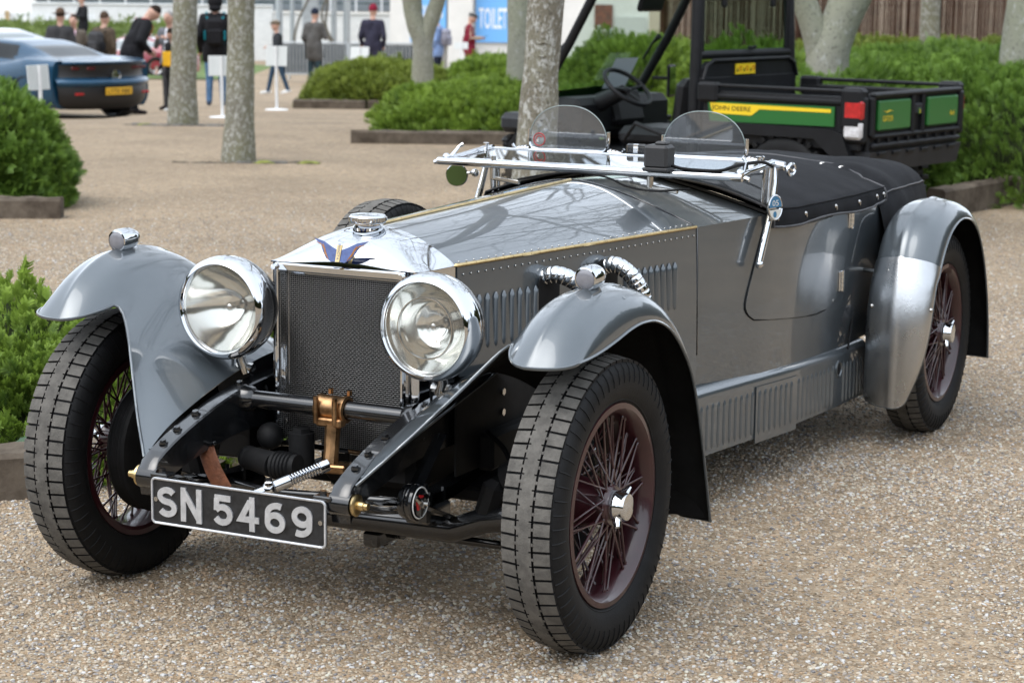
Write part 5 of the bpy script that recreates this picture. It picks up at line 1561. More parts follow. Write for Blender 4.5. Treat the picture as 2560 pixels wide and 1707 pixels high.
# lower fixed screen standing on the scuttle
for sgn in (1, -1):
    m = MB()
    base = [Vector(top_pt(1.835, sgn * t)) + Vector((0, 0, .010)) for t in ys(.36, .985, 12)]
    m.tube(base, .0135, 8, squash=.8)
    m.tube([base[-1], Vector((sgn * .502, 1.838, zbk))], .011, 10)
    m.tube([base[-1] + Vector((-sgn * .022, -.004, .012)), Vector((sgn * .480, 1.838, zbk))], .0055, 8)
    lp = m.build('quarter_screen_frame', [chrome], car, 50)
    m = MB(); pts = base + [Vector((sgn * .50, 1.836, zbk - .006)), Vector((sgn * .17, 1.836, zbk - .006))]
    m.add([p + Vector((0, -.002, 0)) for p in pts] + [p + Vector((0, .002, 0)) for p in pts], [tuple(range(len(pts))), tuple(range(2 * len(pts) - 1, len(pts) - 1, -1))]); m.build('quarter_screen_glass', [glass], lp, None)
    m = MB(); m.tube([Vector(top_pt(1.81, sgn * t)) + Vector((0, 0, .006)) for t in ys(.30, 1.0, 14)], .011, 8, squash=.6); m.build('screen_seal', [blackm], lp, 50)
    # polished upright on the body side
    m = MB(); m.tube([(sgn * .522, 1.70, .757), (sgn * .524, 1.735, .83), (sgn * .524, 1.79, .92), (sgn * .520, 1.825, 1.0), (sgn * .514, 1.838, 1.05)], [.013, .0155, .0145, .013, .013], 12, squash=.7)
    m.ball((sgn * .522, 1.698, .752), .0135, 12, 8)
    post = m.build('screen_upright', [chrome], car, 50)
    m = MB(); m.cyl((sgn * .50, 1.84, zbk), (sgn * .545, 1.84, zbk - .004), .017, .014, 14)
    ring = [(sgn * .556, 1.872 + .030 * math.cos(a) * 1.1, zbk - .016 + .018 * math.sin(a)) for a in ys(0, 2 * PI * 23 / 24, 24)]
    m.tube(ring, .0055, 6, closed=True); m.tube([(sgn * .548, 1.842, zbk - .004), (sgn * .556, 1.90, zbk - .026)], .004, 6)
    m.build('wing_nut', [chrome], post, 40)
    m = MB(); m.tube([(sgn * .515, 1.515, zf), (sgn * .512, 1.60, zf + .010), (sgn * .510, 1.82, zbk + .006)], [.012, .0085, .012], 10)
    m.cyl((sgn * .532, 1.515, zf), (sgn * .548, 1.515, zf - .005), .008, n=8); m.ball((sgn * .512, 1.53, zf + .012), .014, 10, 8)
    m.cyl((sgn * .486, 1.76, zbk), (sgn * .486, 1.76, zbk + .026), .005, n=8); m.cyl((sgn * .486, 1.76, zbk + .024), (sgn * .486, 1.76, zbk + .030), .010, n=10)
    m.tube([(sgn * .512, 1.56, zf + .012), (sgn * .504, 1.60, zf + .042), (sgn * .494, 1.61, zf + .050)], [.007, .005, .007], 8)
    m.build('screen_stay', [chrome], post, 40)
    # aero screen
    cx = sgn * .246
    m = MB()
    U = [(-.146, .128 + .0), (-.146, .088), (-.139, .069), (-.12, .0615), (0, .061), (.12, .0615), (.139, .069), (.146, .088), (.146, .128)]
    m.tube([(cx + a, 1.90, 1.0 + b) for a, b in spl(U, 33)], .0085, 8, squash=.75)
    m.cyl((cx - .195, 1.895, 1.058), (cx - .148, 1.898, 1.062), .007, n=8); m.cyl((cx + .148, 1.898, 1.062), (cx + .20, 1.895, 1.058), .007, n=8)
    for q in (-1, 1):
        for k in range(3): m.cyl((cx + q * (.155 + .012 * k), 1.897, 1.061), (cx + q * (.162 + .012 * k), 1.897, 1.061), .012 - .002 * k, n=10)
        m.tube([(cx + q * .198, 1.895, 1.058), (cx + q * .208, 1.893, 1.075)], .005, 6)
    af = m.build('aero_screen', [alu if False else chrome], car, 50)
    arch = [(-.140, .068), (-.1435, .10), (-.135, .137), (-.112, .172), (-.075, .198), (-.035, .210), (0, .212), (.035, .210), (.075, .198), (.112, .172), (.135, .137), (.1435, .10), (.140, .068)]
    m = MB(); m.prism(spl(arch, 41), (cx, 1.903, 1.0), (1, 0, 0), (0, -.05, .9987), (0, -.005, 0)); m.build('aero_glass', [glass_aero], af, 30)
    m = MB(); m.tube([(cx + a, 1.9005 - b * .05, 1.0 + b) for a, b in spl(arch, 41)], .0016, 5); m.build('aero_glass_edge', [mat('glass_edge', (.30, .36, .35), .2)] if sgn > 0 else [MATS['glass_edge']], af, 60)
    if sgn < 0:
        m = MB(); m.tube([(-.352 + .021 * math.cos(a), 1.892, 1.094 + .021 * math.sin(a)) for a in ys(0, 2 * PI * 23 / 24, 24)], .0022, 5, closed=True)
        m.tube([(-.352 + .012 * math.cos(a), 1.892, 1.094 + .012 * math.sin(a)) for a in ys(0.6, 2 * PI * 15 / 24, 14)], .0022, 5)
        m.build('screen_sticker', [mat('sticker_red', (.35, .03, .03), .5)], af, 60)
        m = MB(); m.box((-.360, 1.8915, 1.090), (.013, .001, .003), Matrix.Rotation(.785, 3, 'Y')); m.box((-.360, 1.8910, 1.090), (.013, .001, .003), Matrix.Rotation(-.785, 3, 'Y')); m.build('sticker_cross', [MATS['dial_white']], af, None)
# wiper gear and cables below the folded screen
m = MB()
for x in (-.33, .22):
    m.cyl((x, 1.515, zf - .012), (x, 1.515, zf - .046), .011, n=10); m.box((x + .045, 1.515, zf - .05), (.10, .012, .014), Matrix.Rotation(.1, 3, 'Y'), bev=.003); m.cyl((x, 1.515, zf + .012), (x, 1.515, zf + .026), .008, n=8)
m.build('wiper_motor', [chrome_dull], car, 40)
m = MB(); m.tube(spl([(-.24, 1.51, .995), (-.12, 1.50, 1.02), (-.02, 1.50, 1.028), (.08, 1.495, 1.02), (.15, 1.495, .995), (.24, 1.50, .985), (.36, 1.50, .998)], 26), .0032, 6); m.build('wiper_cable', [blackm], car, 60)
# interior mirror on the scuttle centre
m = MB(); m.box((.005, 1.90, 1.072), (.074, .012, .046), bev=.006); m.box((.005, 1.892, 1.075), (.02, .006, .04), bev=.002, mi=1); m.cyl((.005, 1.90, 1.05), (.0, 1.88, 1.03), .005, n=6, mi=1); m.build('interior_mirror', [blackp, chrome], car, 40)
# small weatherproof sender box clipped on the screen rail
m = MB(); m.box((.249, 1.515, 1.092), (.080, .072, .074), bev=.009); m.box((.249, 1.515, 1.053), (.084, .076, .012), bev=.003); m.box((.258, 1.515, 1.133), (.038, .036, .012), bev=.005)
sb = m.build('sender_box', [mat('box_plastic', (.022, .022, .023), .55, bump=.1, bscale=200)], car, 30)
sb['label'] = 'matt black plastic box on the folded screen'
m = MB(); m.tube(spl([(.293, 1.512, 1.066), (.33, 1.51, 1.058), (.40, 1.512, 1.056), (.455, 1.515, 1.058), (.49, 1.56, 1.072), (.53, 1.66, 1.078), (.54, 1.74, 1.06)], 22), .0055, 6); m.build('sender_cable', [blackm], sb, 60)
# round mirror beyond the far upright
m = MB(); mo = Vector((-.566, 1.70, .977)); mx = Vector((.30, -1, .05)).normalized()
m.lathe([(0, .0), (.036, .0), (.0385, -.004), (.037, -.012), (.02, -.022), (0, -.025)], mo, mx, 36); m.tube([mo - mx * .015, (-.535, 1.715, .985), (-.512, 1.73, .985)], .005, 8); m.ball((-.512, 1.73, .985), .014, 10, 8)
rmir = m.build('round_mirror', [chrome], car, 40)
m = MB(); m.lathe([(0, .0012), (.0355, .0012)], mo, mx, 36); m.build('mirror_face', [mat('reflected_green', (.075, .105, .035), .1, metal=.2)], rmir, None)  # greenery reflected in the mirror is put into its colour
# round enamel badge on the near upright
m = MB(); eo = Vector((.541, 1.768, .927)); en = Vector((.975, -.22, .05)).normalized()
m.lathe([(0, -.006), (.036, -.006), (.041, .0), (.041, .004), (.038, .006), (.036, .004)], eo, en, 36); eb = m.build('club_badge', [chrome], car, 40)
eu = Vector((.22, .975, 0)).normalized(); ev = en.cross(eu)
disc = [(.0365 * math.cos(a), .0365 * math.sin(a)) for a in ys(0, 2 * PI * 31 / 32, 32)]
m = MB(); m.prism([p for p in disc if p[1] >= -.004], eo + en * .003, eu, ev, en * .0012); m.build('badge_upper_field', [mat('enamel_blue', (.03, .16, .30), .25, coat=.6)], eb, None)
m = MB(); m.prism([p for p in disc if p[1] < -.0035], eo + en * .003, eu, ev, en * .0010); m.prism([(.010 * math.cos(a) - .004, .010 * math.sin(a) - .022) for a in ys(0, 5.9, 16)], eo + en * .0041, eu, ev, en * .0008, mi=1); m.build('badge_lower_field', [mat('enamel_white', (.62, .63, .60), .25, coat=.6), MATS['enamel_blue']], eb, None)
lettering('badge_number', '05', .02, MATS['enamel_white'], eb, eo + en * .0046 + ev * .014, eu, ev, fit=(.036, .018))
# ---- outside exhaust pipes
def flex(pts, r, name='exhaust_pipe'):
    m = MB(); c_ = spl(pts, 140)
    rad = [r * (1.0, 1.0, 1.0, 1.0, .93)[k % 5] for k in range(140)]
    m.tube(c_, rad, 20); return m.build(name, [chrome], car, 25)
flex([(.255, .60, .80), (.30, .598, .832), (.345, .606, .838), (.385, .632, .815), (.415, .665, .765), (.425, .70, .66), (.43, .73, .52)], .0245)
flex([(.31, .895, .80), (.355, .895, .832), (.395, .895, .832), (.435, .905, .80), (.46, .925, .74), (.47, .94, .64), (.475, .96, .5)], .0245)
m = MB()
m.prism(rrect(.10, .17, .02), (hw(.61) + .012, .61, .745), (.154, 1, 0), (0, 0, 1), (-.004, 0, 0)); m.build('exhaust_port', [blackm], car, 30)
m = MB(); m.prism(rrect(.10, .12, .02), (hw(.90) + .013, .90, .79), (.154, 1, 0), (0, 0, 1), (-.004, 0, 0)); m.build('exhaust_port', [blackm], car, 30)

# ================================================================== green utility vehicle
GTH = 0.66697
gblk = mat('utility_black', (.0085, .009, .0105), .5, spec=.25, var=.2, vscale=10, bump=.08, bscale=160)
ggrey = mat('utility_grey', (.022, .0235, .027), .55, spec=.25, var=.15, vscale=10)
ggrn = mat('utility_green', (.012, .125, .022), .35, coat=.4)
gyel = mat('utility_yellow', (.80, .56, .02), .4)
gred = mat('lamp_red', (.42, .008, .012), .15, coat=.8, var=.25, vscale=30)
gclr = mat('lamp_clear', (.62, .62, .64), .15, coat=.8, var=.15, vscale=30)
uv = thing('utility_vehicle', 'green and black utility truck with open load bed behind the roadster', 'utility vehicle', S(13.83, 2.58, .035), YAW + PI / 2 - GTH)
# local axes: +y forward, +x to the vehicle's right, tail at y = 0
def gb(name, c, s, m_, bev=.012, rot=None, parent=None):
    k = MB(); k.box(c, s, rot, bev); return k.build(name, [m_], parent or uv, 30)
bed = gb('load_bed', (0, .60, .56), (1.24, 1.16, .06), gblk)
for sx in (-1, 1):
    k = MB(); k.box((sx * .635, .60, .70), (.05, 1.18, .34), bev=.012); sd_ = k.build('bed_side', [gblk], uv, 30)
    k = MB(); k.box((sx * .655, .58, .835), (.05, 1.10, .035), bev=.010); k.cyl((sx * .655, .10, .905), (sx * .655, 1.08, .905), .013, n=10); k.build('bed_rail', [gblk], sd_, 30)
    k = MB(); k.box((sx * .655, .06, .80), (.10, .16, .26), bev=.022); k.box((sx * .655, 1.14, .86), (.08, .16, .13), bev=.018); k.build('bed_corner', [gblk], sd_, 30)
    k = MB(); P = []
    poly = [(1.16, .56), (1.16, .675), (.20, .665), (.12, .64), (.06, .50), (.10, .47), (.20, .50), (.32, .60), (.9, .60)]
    k.prism([(a, b) for a, b in poly], (sx * .60, 0, 0), (0, 1, 0), (0, 0, 1), (sx * .10, 0, 0)); k.build('bed_fender', [gblk], sd_, 30)
    k = MB(); k.prism([(1.12, .672), (1.14, .80), (.19, .806), (.19, .682)], (sx * .662, 0, 0), (0, 1, 0), (0, 0, 1), (sx * .012, 0, 0)); pn_ = k.build('side_panel', [ggrn], sd_, 30)
    k = MB(); k.prism([(1.10, .725), (1.12, .792), (.215, .790), (.215, .768), (.74, .765), (.80, .722)], (sx * .6745, 0, 0), (0, 1, 0), (0, 0, 1), (sx * .002, 0, 0)); k.build('side_stripe', [gyel], pn_, None)
    lettering('side_lettering', 'JOHN DEERE', .05, gblk, pn_, (sx * .6775, .955, .757), (0, -1 if sx < 0 else 1, 0), (0, 0, 1), fit=(.30, .040), bold=.0005)
    k = MB(); k.box((sx * .668, .045, .792), (.075, .14, .125), bev=.016); lp_ = k.build('tail_lamp', [gred], uv, 40)
    k = MB(); k.box((sx * .668, .047, .668), (.073, .136, .118), bev=.018); k.box((sx * .671, .030, .655), (.072, .06, .05), bev=.01); k.build('tail_lamp_clear', [gclr], lp_, 40)
    k = MB(); k.box((sx * .655, .045, .73), (.06, .16, .30), bev=.02); k.build('tail_lamp_housing', [gblk], lp_, 30)
tg = gb('tailgate', (0, -.005, .70), (1.22, .04, .38), gblk)
k = MB(); k.box((0, -.03, .885), (1.20, .06, .03), bev=.012); k.box((0, -.03, .565), (1.2, .05, .035), bev=.012); k.box((0, -.03, .625), (1.2, .05, .03), bev=.012)
for x in (-.60, -.07, .07, .60): k.box((x, -.03, .75), (.05 if abs(x) > .3 else .035, .05, .25), bev=.012)
for j in range(9): k.box((-.52 + j * .13, -.028, .595), (.02, .045, .03), bev=.004)
k.build('tailgate_frame', [gblk], tg, 30)
k = MB(); k.prism([(-.02, .40), (.20, .50), (.20, .53), (-.05, .53)], (-.62, 0, 0), (0, 1, 0), (0, 0, 1), (1.24, 0, 0)); k.build('rear_bumper', [ggrey], uv, 30)
for j in range(6): gb('bumper_recess', (-.48 + j * .19, -.052, .515), (.10, .02, .022), gblk, .004)
for x, t_, fw_ in ((-.325, 'GATOR', .13), (.335, '4x4', .065)):
    k = MB(); k.box((x, -.038, .755), (.42, .035, .19), bev=.010); gp_ = k.build('tailgate_panel', [ggrn], tg, 30)
    lettering('panel_lettering', t_, .04, gyel, gp_, (x - .10 if x < 0 else x + .12, -.0568, .735), (1, 0, 0), (0, 0, 1), fit=(fw_, .036), bold=.0)
    if x < 0:
        k = MB(); k.tube([(x - .16, -.057, .785), (x - .12, -.057, .775), (x - .08, -.057, .785), (x - .03, -.057, .778)], [.002, .006, .006, .001], 6, squash=.5); k.build('panel_mark', [gyel], gp_, 60)
gb('tailgate_latch', (0, -.032, .78), (.10, .04, .07), ggrey, .01, None, tg)
k = MB(); k.box((.0, -.054, .765), (.028, .004, .038), bev=.006); k.build('latch_badge', [ggrn], tg, 30)
k = MB(); k.tube([(-.008, -.0575, .775), (.002, -.0575, .770), (.002, -.0575, .755), (.010, -.0575, .752)], .0022, 5); k.build('badge_mark', [gyel], tg, 60)
# cab
k = MB()
rear = [(-.60, .93), (.60, .93), (.60, 1.0), (.50, 1.05), (-.50, 1.05), (-.60, 1.0)]
k.prism(rear, (0, 1.24, 0), (1, 0, 0), (0, 0, 1), (0, .04, 0)); k.box((0, 1.26, .75), (1.22, .05, .40), bev=.01); rp_ = k.build('cab_rear_panel', [gblk], uv, 30)
k = MB(); k.tube([(-.60, 1.23, .93), (-.56, 1.23, 1.02), (-.48, 1.23, 1.055), (.48, 1.23, 1.055), (.56, 1.23, 1.02), (.60, 1.23, .93)], .014, 8); k.build('guard_hoop', [gblk], rp_, 40)
for j in range(3):
    k = MB(); k.box((-.16 + j * .083, 1.232, .992), (.080, .006, .07)); wl = k.build('warning_label', [gyel], rp_, None)
    k = MB(); k.lathe([(.012, 0), (.016, 0), (.016, .002), (.012, .002)], (-.143 + j * .083, 1.2285, .995), (0, -1, 0), 16); k.build('label_ring', [gred], wl, None)
    k = MB(); k.prism([(-.190 + j * .083, .975), (-.168 + j * .083, .975), (-.179 + j * .083, 1.0)], (0, 1.2285, 0), (1, 0, 0), (0, 0, 1), (0, -.002, 0)); k.build('label_triangle', [gblk], wl, None)
gtint = glass_mat('cab_glass', (.62, .72, .66), refl=.0)
k = MB()
for sx in (-1, 1):
    k.tube([(sx * .60, 1.30, .45), (sx * .60, 1.29, 1.0), (sx * .575, 1.30, 1.5), (sx * .56, 1.36, 1.92)], .040, 8)
    k.tube([(sx * .60, 2.58, .78), (sx * .595, 2.34, 1.14), (sx * .58, 2.10, 1.55), (sx * .56, 1.85, 1.90), (sx * .56, 1.36, 1.94)], .034, 8)
k.tube([(-.56, 1.36, 1.93), (.56, 1.36, 1.93)], .03, 8); k.tube([(-.56, 1.85, 1.91), (.56, 1.85, 1.91)], .03, 8); k.tube([(-.59, 1.29, 1.09), (.59, 1.29, 1.09)], .03, 8)
cab = k.build('cab_frame', [gblk], uv, 50)
k = MB(); k.box((0, 1.62, 1.965), (1.16, .66, .05), bev=.02); k.build('roof', [gblk], cab, 30)
k = MB(); k.box((0, 1.285, 1.47), (1.08, .02, .04), bev=.006); k.box((0, 1.285, 1.105), (1.08, .02, .025), bev=.006)
for sx in (-1, 1): k.box((sx * .53, 1.285, 1.29), (.022, .02, .36), bev=.006)
k.build('rear_window_frame', [gblk], cab, 30)
k = MB(); k.box((0, 1.286, 1.29), (1.05, .006, .36)); k.build('rear_window', [gtint], cab, None)
for sx in (-.30, .32): gb('window_hinge', (sx, 1.27, 1.445), (.05, .03, .085), gblk, .012, None, cab)
k = MB(); k.box((.05, 1.265, 1.13), (.08, .02, .02), bev=.005); k.ball((.08, 1.255, 1.135), .012, 10, 6); k.build('window_latch', [gblk], cab, 40)
k = MB(); k.add([(-.58, 2.56, .80), (.58, 2.56, .80), (.55, 1.87, 1.88), (-.55, 1.87, 1.88)], [(0, 1, 2, 3)]); k.build('windscreen', [gtint], cab, None)
k = MB(); k.box((-.06, 2.03, 1.42), (.30, .04, .13), Matrix.Rotation(.3, 3, 'X'), bev=.02); k.tube([(-.06, 2.03, 1.48), (-.06, 1.95, 1.72), (-.06, 1.86, 1.90)], .016, 8); k.build('cab_mirror', [gblk], cab, 30)
for sx in (-1, 1):
    k = MB(); k.tube([(sx * .53, 2.36, 1.17), (sx * .55, 2.43, 1.12), (sx * .56, 2.52, 1.0)], [.022, .010, .008], 8); k.build('screen_clamp', [gblk], cab, 50)
# dash, bonnet, steering
k = MB(); k.box((0, 2.42, .62), (1.16, .30, .28), bev=.05); k.box((0, 2.36, .66), (.34, .26, .26), Matrix.Rotation(-.3, 3, 'X'), bev=.03); dash = k.build('dashboard', [gblk], uv, 30)
for j in range(5): gb('dash_switch', (-.02 + j * .032, 2.262, .72), (.020, .012, .045), ggrey if j < 4 else mat('switch_orange', (.5, .10, .03), .5), .004, None, dash)
k = MB(); P = []
for i in range(9):
    y = 2.52 + .28 * i / 8; zt = .80 - .16 * (i / 8) ** 1.4; w_ = .58 - .06 * i / 8
    P.append([(-w_ - .02, y, zt - .22), (-w_, y, zt - .05), (-w_ + .06, y, zt), (0, y, zt + .02), (w_ - .06, y, zt), (w_, y, zt - .05), (w_ + .02, y, zt - .22)])
k.grid(P, 0); k.add(P[-1], [tuple(range(7))]); k.build('bonnet', [ggrn], uv, 40)
for sx in (-1, 1):
    k = MB(); k.box((sx * .60, 2.72, .575), (.24, .30, .14), bev=.04); k.build('front_fender', [ggrey], uv, 30)
    k = MB(); k.box((sx * .36, 2.81, .62), (.18, .03, .07), bev=.012); k.build('headlight', [gclr], uv, 30)
k = MB(); k.box((0, 2.86, .44), (1.30, .10, .07), bev=.03); k.box((0, 2.82, .36), (.9, .08, .10), bev=.03); k.build('front_bumper', [gblk], uv, 30)
so_, sa_ = Vector((-.30, 2.05, .84)), Vector((0, -.62, .78)).normalized()
su_ = Vector((1, 0, 0)); sv_ = sa_.cross(su_)
k = MB(); k.tube([so_ + (su_ * math.cos(a) + sv_ * math.sin(a)) * .185 for a in np.linspace(0, 2 * PI * 31 / 32, 32)], .0165, 8, closed=True)
for a in (.0, PI, 1.5 * PI): k.tube([so_ - sa_ * .03, so_ + (su_ * math.cos(a) + sv_ * math.sin(a)) * .175], [.024, .015], 6, squash=.6)
k.ball(so_ - sa_ * .03, .045, 12, 8, (1, 1, .6)); k.tube([so_ - sa_ * .04, Vector((-.30, 2.42, .66))], [.05, .065], 10); k.build('steering_wheel', [gblk], uv, 50)
k = MB(); k.add([(.02, 2.50, .80), (.30, 2.50, .80), (.30, 2.38, 1.02), (.02, 2.38, 1.02)], [(0, 1, 2, 3)]); k.build('paper_notice', [mat('paper', (.62, .68, .74), .8)], uv, None)
k = MB()
for x in (-.30, .30): k.box((x, 1.72, .52), (.52, .50, .14), bev=.05); k.box((x, 1.45, .72), (.52, .14, .42), Matrix.Rotation(.12, 3, 'X'), bev=.05)
k.build('seats', [gblk], uv, 40)
k = MB(); k.box((0, 1.9, .36), (1.2, 1.6, .10), bev=.02); k.box((0, .9, .42), (.9, 1.3, .16), bev=.02); k.build('floor_tub', [gblk], uv, 30)
k = MB(); k.tube([(-.62, 1.32, .50), (-.62, 1.75, .62), (-.62, 1.85, .50)], .016, 8); k.build('seat_bar', [gblk], uv, 50)
netm = mat('net_black', (.02, .02, .02), .8)
k = MB()
for j in range(9): k.tube([(.60, 1.34 + .035 * j, 1.15 - .05 * j), (.60, 1.34 + .05 * j, .50)], .004, 4); k.tube([(.60, 1.33, 1.12 - .07 * j), (.60, 1.38 + .03 * j, 1.05 - .07 * j)], .004, 4)
k.build('side_net', [netm], uv, None)
k = MB(); k.box((.70, 2.36, .84), (.15, .025, .24), Matrix.Rotation(.25, 3, 'Z'), bev=.03); mr_ = k.build('side_mirror', [gblk], uv, 30)
k = MB(); k.box((.697, 2.347, .84), (.125, .004, .21), Matrix.Rotation(.25, 3, 'Z'), bev=.02); k.build('mirror_glass', [chrome], mr_, 30)
k = MB(); k.tube([(.60, 2.46, .86), (.68, 2.38, .86)], .012, 6); k.build('mirror_arm', [gblk], mr_, 50)
gw = MB(); gw.lathe([(.14, -.09), (.16, -.11), (.26, -.12), (.30, -.10), (.315, -.06), (.315, .06), (.30, .10), (.26, .12), (.16, .11), (.14, .09)], (0, 0, 0), (1, 0, 0), 36)
for j in range(28):
    a = 2 * PI * j / 28
    for sx in (-1, 1): gw.box((sx * .06, .32 * math.cos(a + .05 * sx), .32 * math.sin(a + .05 * sx)), (.10, .035, .03), Matrix.Rotation(a, 3, 'X'), bev=.004)
gw = gw.mesh('wheel', [rubber], 40)
gh = MB(); gh.lathe([(0, .05), (.05, .05), (.06, .02), (.12, .03), (.15, .09), (.15, -.09)], (0, 0, 0), (1, 0, 0), 28); gh = gh.mesh('wheel_rim', [ggrey], 40)
for x, y in ((-.58, .55), (.58, .55), (-.60, 2.52), (.60, 2.52)):
    w_ = link('wheel', gw, uv, (x, y, .29), (0, 0, PI if x < 0 else 0)); link('wheel_rim', gh, w_)

# ================================================================== other parked cars
def car_shell(W, shd, rf, cw, y0, y1, n, pm, gm, is_glass, root, name='body', zb=.17):
    rows = []
    for i in range(n + 1):
        y = y0 + (y1 - y0) * i / n
        w, s_, r_, c_ = itp(y, W), itp(y, shd), itp(y, rf), itp(y, cw)
        half = [(w * .90, zb), (w * .985, zb + .12), (w, zb + .30), (w * .99, s_ - .14), (w * .965, s_ - .05), (w * .90, s_), (c_ + .06, s_ + .005), (c_ + .01, s_ + (r_ - s_) * .35), (c_ * .95, s_ + (r_ - s_) * .72), (c_ * .84, s_ + (r_ - s_) * .93), (c_ * .6, r_ - .004), (c_ * .3, r_), (0, r_ + .002)]
        half = spl([(a, b) for a, b in half], 30)
        rows.append([(a, y, b) for a, b in half] + [(-a, y, b) for a, b in half[-2::-1]])
    mb = MB(); mb.grid(rows, 0, flip=False)
    for i, f in enumerate(mb.f):
        c_ = np.mean([mb.v[k] for k in f], axis=0)
        if is_glass(c_[0], c_[1], c_[2]): mb.m[i] = 1
    mb.add(rows[0], [tuple(range(len(rows[0])))]); mb.add(rows[-1], [tuple(range(len(rows[0]) - 1, -1, -1))])
    return mb.build(name, [pm, gm], root, 50)
cg = mat('car_glass', (.006, .008, .009), .12, spec=.3)
cblk = mat('car_black', (.012, .012, .014), .4)
blue = mat('blue_metallic', (.005, .050, .105), .25, metal=.35, coat=.4)
sc = thing('sports_car', 'low blue sports car seen from its rear corner at the far left', 'car', S(33, -6.2), YAW + PI / 2 - R_(39))
W = [(0, .86), (.12, .93), (.45, .975), (1.0, .98), (1.9, .93), (2.8, .94), (3.6, .96), (4.2, .86), (4.56, .6)]
SH = [(0, .84), (.15, .885), (.5, .91), (1.0, .925), (1.6, .84), (2.4, .80), (3.3, .80), (3.9, .76), (4.4, .60), (4.56, .48)]
RF = [(0, .875), (.2, .90), (.6, .905), (.85, .93), (1.25, 1.07), (1.7, 1.165), (2.2, 1.185), (2.6, 1.13), (3.1, .95), (3.4, .84), (3.9, .76), (4.56, .49)]
CW = [(0, .72), (.6, .68), (1.2, .60), (1.8, .58), (2.4, .60), (3.0, .68), (3.5, .7), (4.56, .4)]
car_shell(W, SH, RF, CW, .30, 4.56, 60, blue, cg, lambda x, y, z: (abs(x) < .50 and .80 < y < 1.38) or (abs(x) < .56 and 2.55 < y < 3.15 and z > .86) or (1.55 < y < 2.75 and abs(x) > .50 and z > itp(y, SH) + .06 and z < itp(y, RF) - .05), sc)
def part(root, name, m_, *boxes, bev=.02):
    k = MB()
    for c_, s_ in boxes: k.box(c_, s_, None, bev)
    return k.build(name, [m_], root, 30)
def tail_panel(name, m_, prof, hw_, wrap, pw_=3.0):
    """panel curving round the tail: prof is a list of (y, z, width factor) from bottom to top"""
    k = MB(); P = []
    for y, z, f in prof:
        P.append([(hw_ * f * t, y + wrap * abs(t) ** pw_, z) for t in np.linspace(-1, 1, 33)])
    k.grid(P, 0, flip=True); return k.build(name, [m_], sc, 50)
tail_panel('diffuser', cblk, [(.10, .15, .80), (-.02, .20, .90), (-.07, .30, .96), (-.085, .42, .98), (-.075, .50, .985)], .90, .34)
tail_panel('rear_bumper', blue, [(-.06, .49, .985), (-.105, .52, .99), (-.125, .555, 1.0), (-.115, .59, 1.0), (-.07, .625, .995), (.0, .645, .985)], .915, .36)
tail_panel('rear_fascia', cblk, [(-.01, .635, .985), (.0, .70, .97), (-.02, .78, .95), (-.045, .845, .93)], .91, .36)
tail_panel('spoiler', blue, [(-.04, .84, .93), (-.085, .865, .92), (-.09, .885, .90), (-.03, .90, .88), (.10, .905, .88), (.34, .905, .88)], .91, .30)
k = MB(); k.lathe([(0, .0), (.075, 0), (.09, .03), (.095, 0), (.08, -.03)], (0, -.03, .672), (0, -1, 0), 24); k.build('exhaust', [chrome_dull], sc, 40)
for x in (-.66, -.44, .44, .66): part(sc, 'tail_light', mat('dim_red', (.10, .02, .02), .2) if x < -.6 else MATS['dim_red'], ((x, -.035 + .36 * abs(x / .9) ** 3, .785), (.17, .03, .05)))
for x in (-.62, .62): part(sc, 'reflector', gred, ((x, -.085 + .34 * abs(x / .88) ** 3, .40), (.22, .04, .035)), bev=.005)
npl = part(sc, 'number_plate', mat('plate_yellow', (.75, .42, .02), .5), ((0, -.116, .435), (.52, .012, .112)), bev=.004)
lettering('plate_lettering', 'LY73 XBE', .08, cblk, npl, (0, -.1235, .435), (1, 0, 0), (0, 0, 1), fit=(.44, .07), bold=.001)
sw_ = MB(); sw_.lathe([(.22, -.12), (.30, -.14), (.335, -.12), (.342, 0), (.335, .12), (.30, .14), (.22, .12)], (0, 0, 0), (1, 0, 0), 36); sw_ = sw_.mesh('wheel', [rubber], 40)
sr_ = MB(); sr_.lathe([(0, .10), (.05, .10), (.06, .07), (.20, .09), (.225, .125), (.225, -.1)], (0, 0, 0), (1, 0, 0), 30); sr_ = sr_.mesh('wheel_rim', [chrome_dull], 40)
def wheels(root, pts, sc_=1.0):
    for x, y in pts:
        w_ = link('wheel', sw_, root, (x, y, .342 * sc_), (0, 0, PI if x < 0 else 0)); w_.scale = (sc_,) * 3; link('wheel_rim', sr_, w_)
wheels(sc, ((-.84, .95), (.84, .95), (-.83, 3.55), (.83, 3.55)))
for x in (-.84, .84):
    k = MB(); k.lathe([(.36, .17 if x > 0 else -.17), (.39, .16 if x > 0 else -.16), (.39, -.1), (.36, -.1)], (x, .95, .342), (1, 0, 0), 32, a0=PI, a1=2 * PI) ; k.build('wheel_arch', [cblk], sc, 40)
red = mat('red_paint', (.22, .008, .022), .3, coat=1.0)
rc = thing('red_coupe', 'dark red coupe with wire wheels parked behind the people', 'car', S(65, -9.75), YAW + PI / 2 - R_(8))
W = [(0, .6), (.3, .74), (1, .80), (2, .78), (3.2, .78), (4.0, .68), (4.3, .45)]
SH = [(0, .62), (.3, .80), (.9, .86), (1.6, .80), (2.4, .78), (3.3, .80), (4.0, .68), (4.3, .5)]
RF = [(0, .64), (.3, .84), (.8, 1.02), (1.3, 1.20), (1.8, 1.26), (2.2, 1.20), (2.6, .95), (2.9, .84), (3.6, .82), (4.3, .51)]
CW = [(0, .4), (.8, .5), (1.6, .54), (2.4, .56), (3, .6), (4.3, .3)]
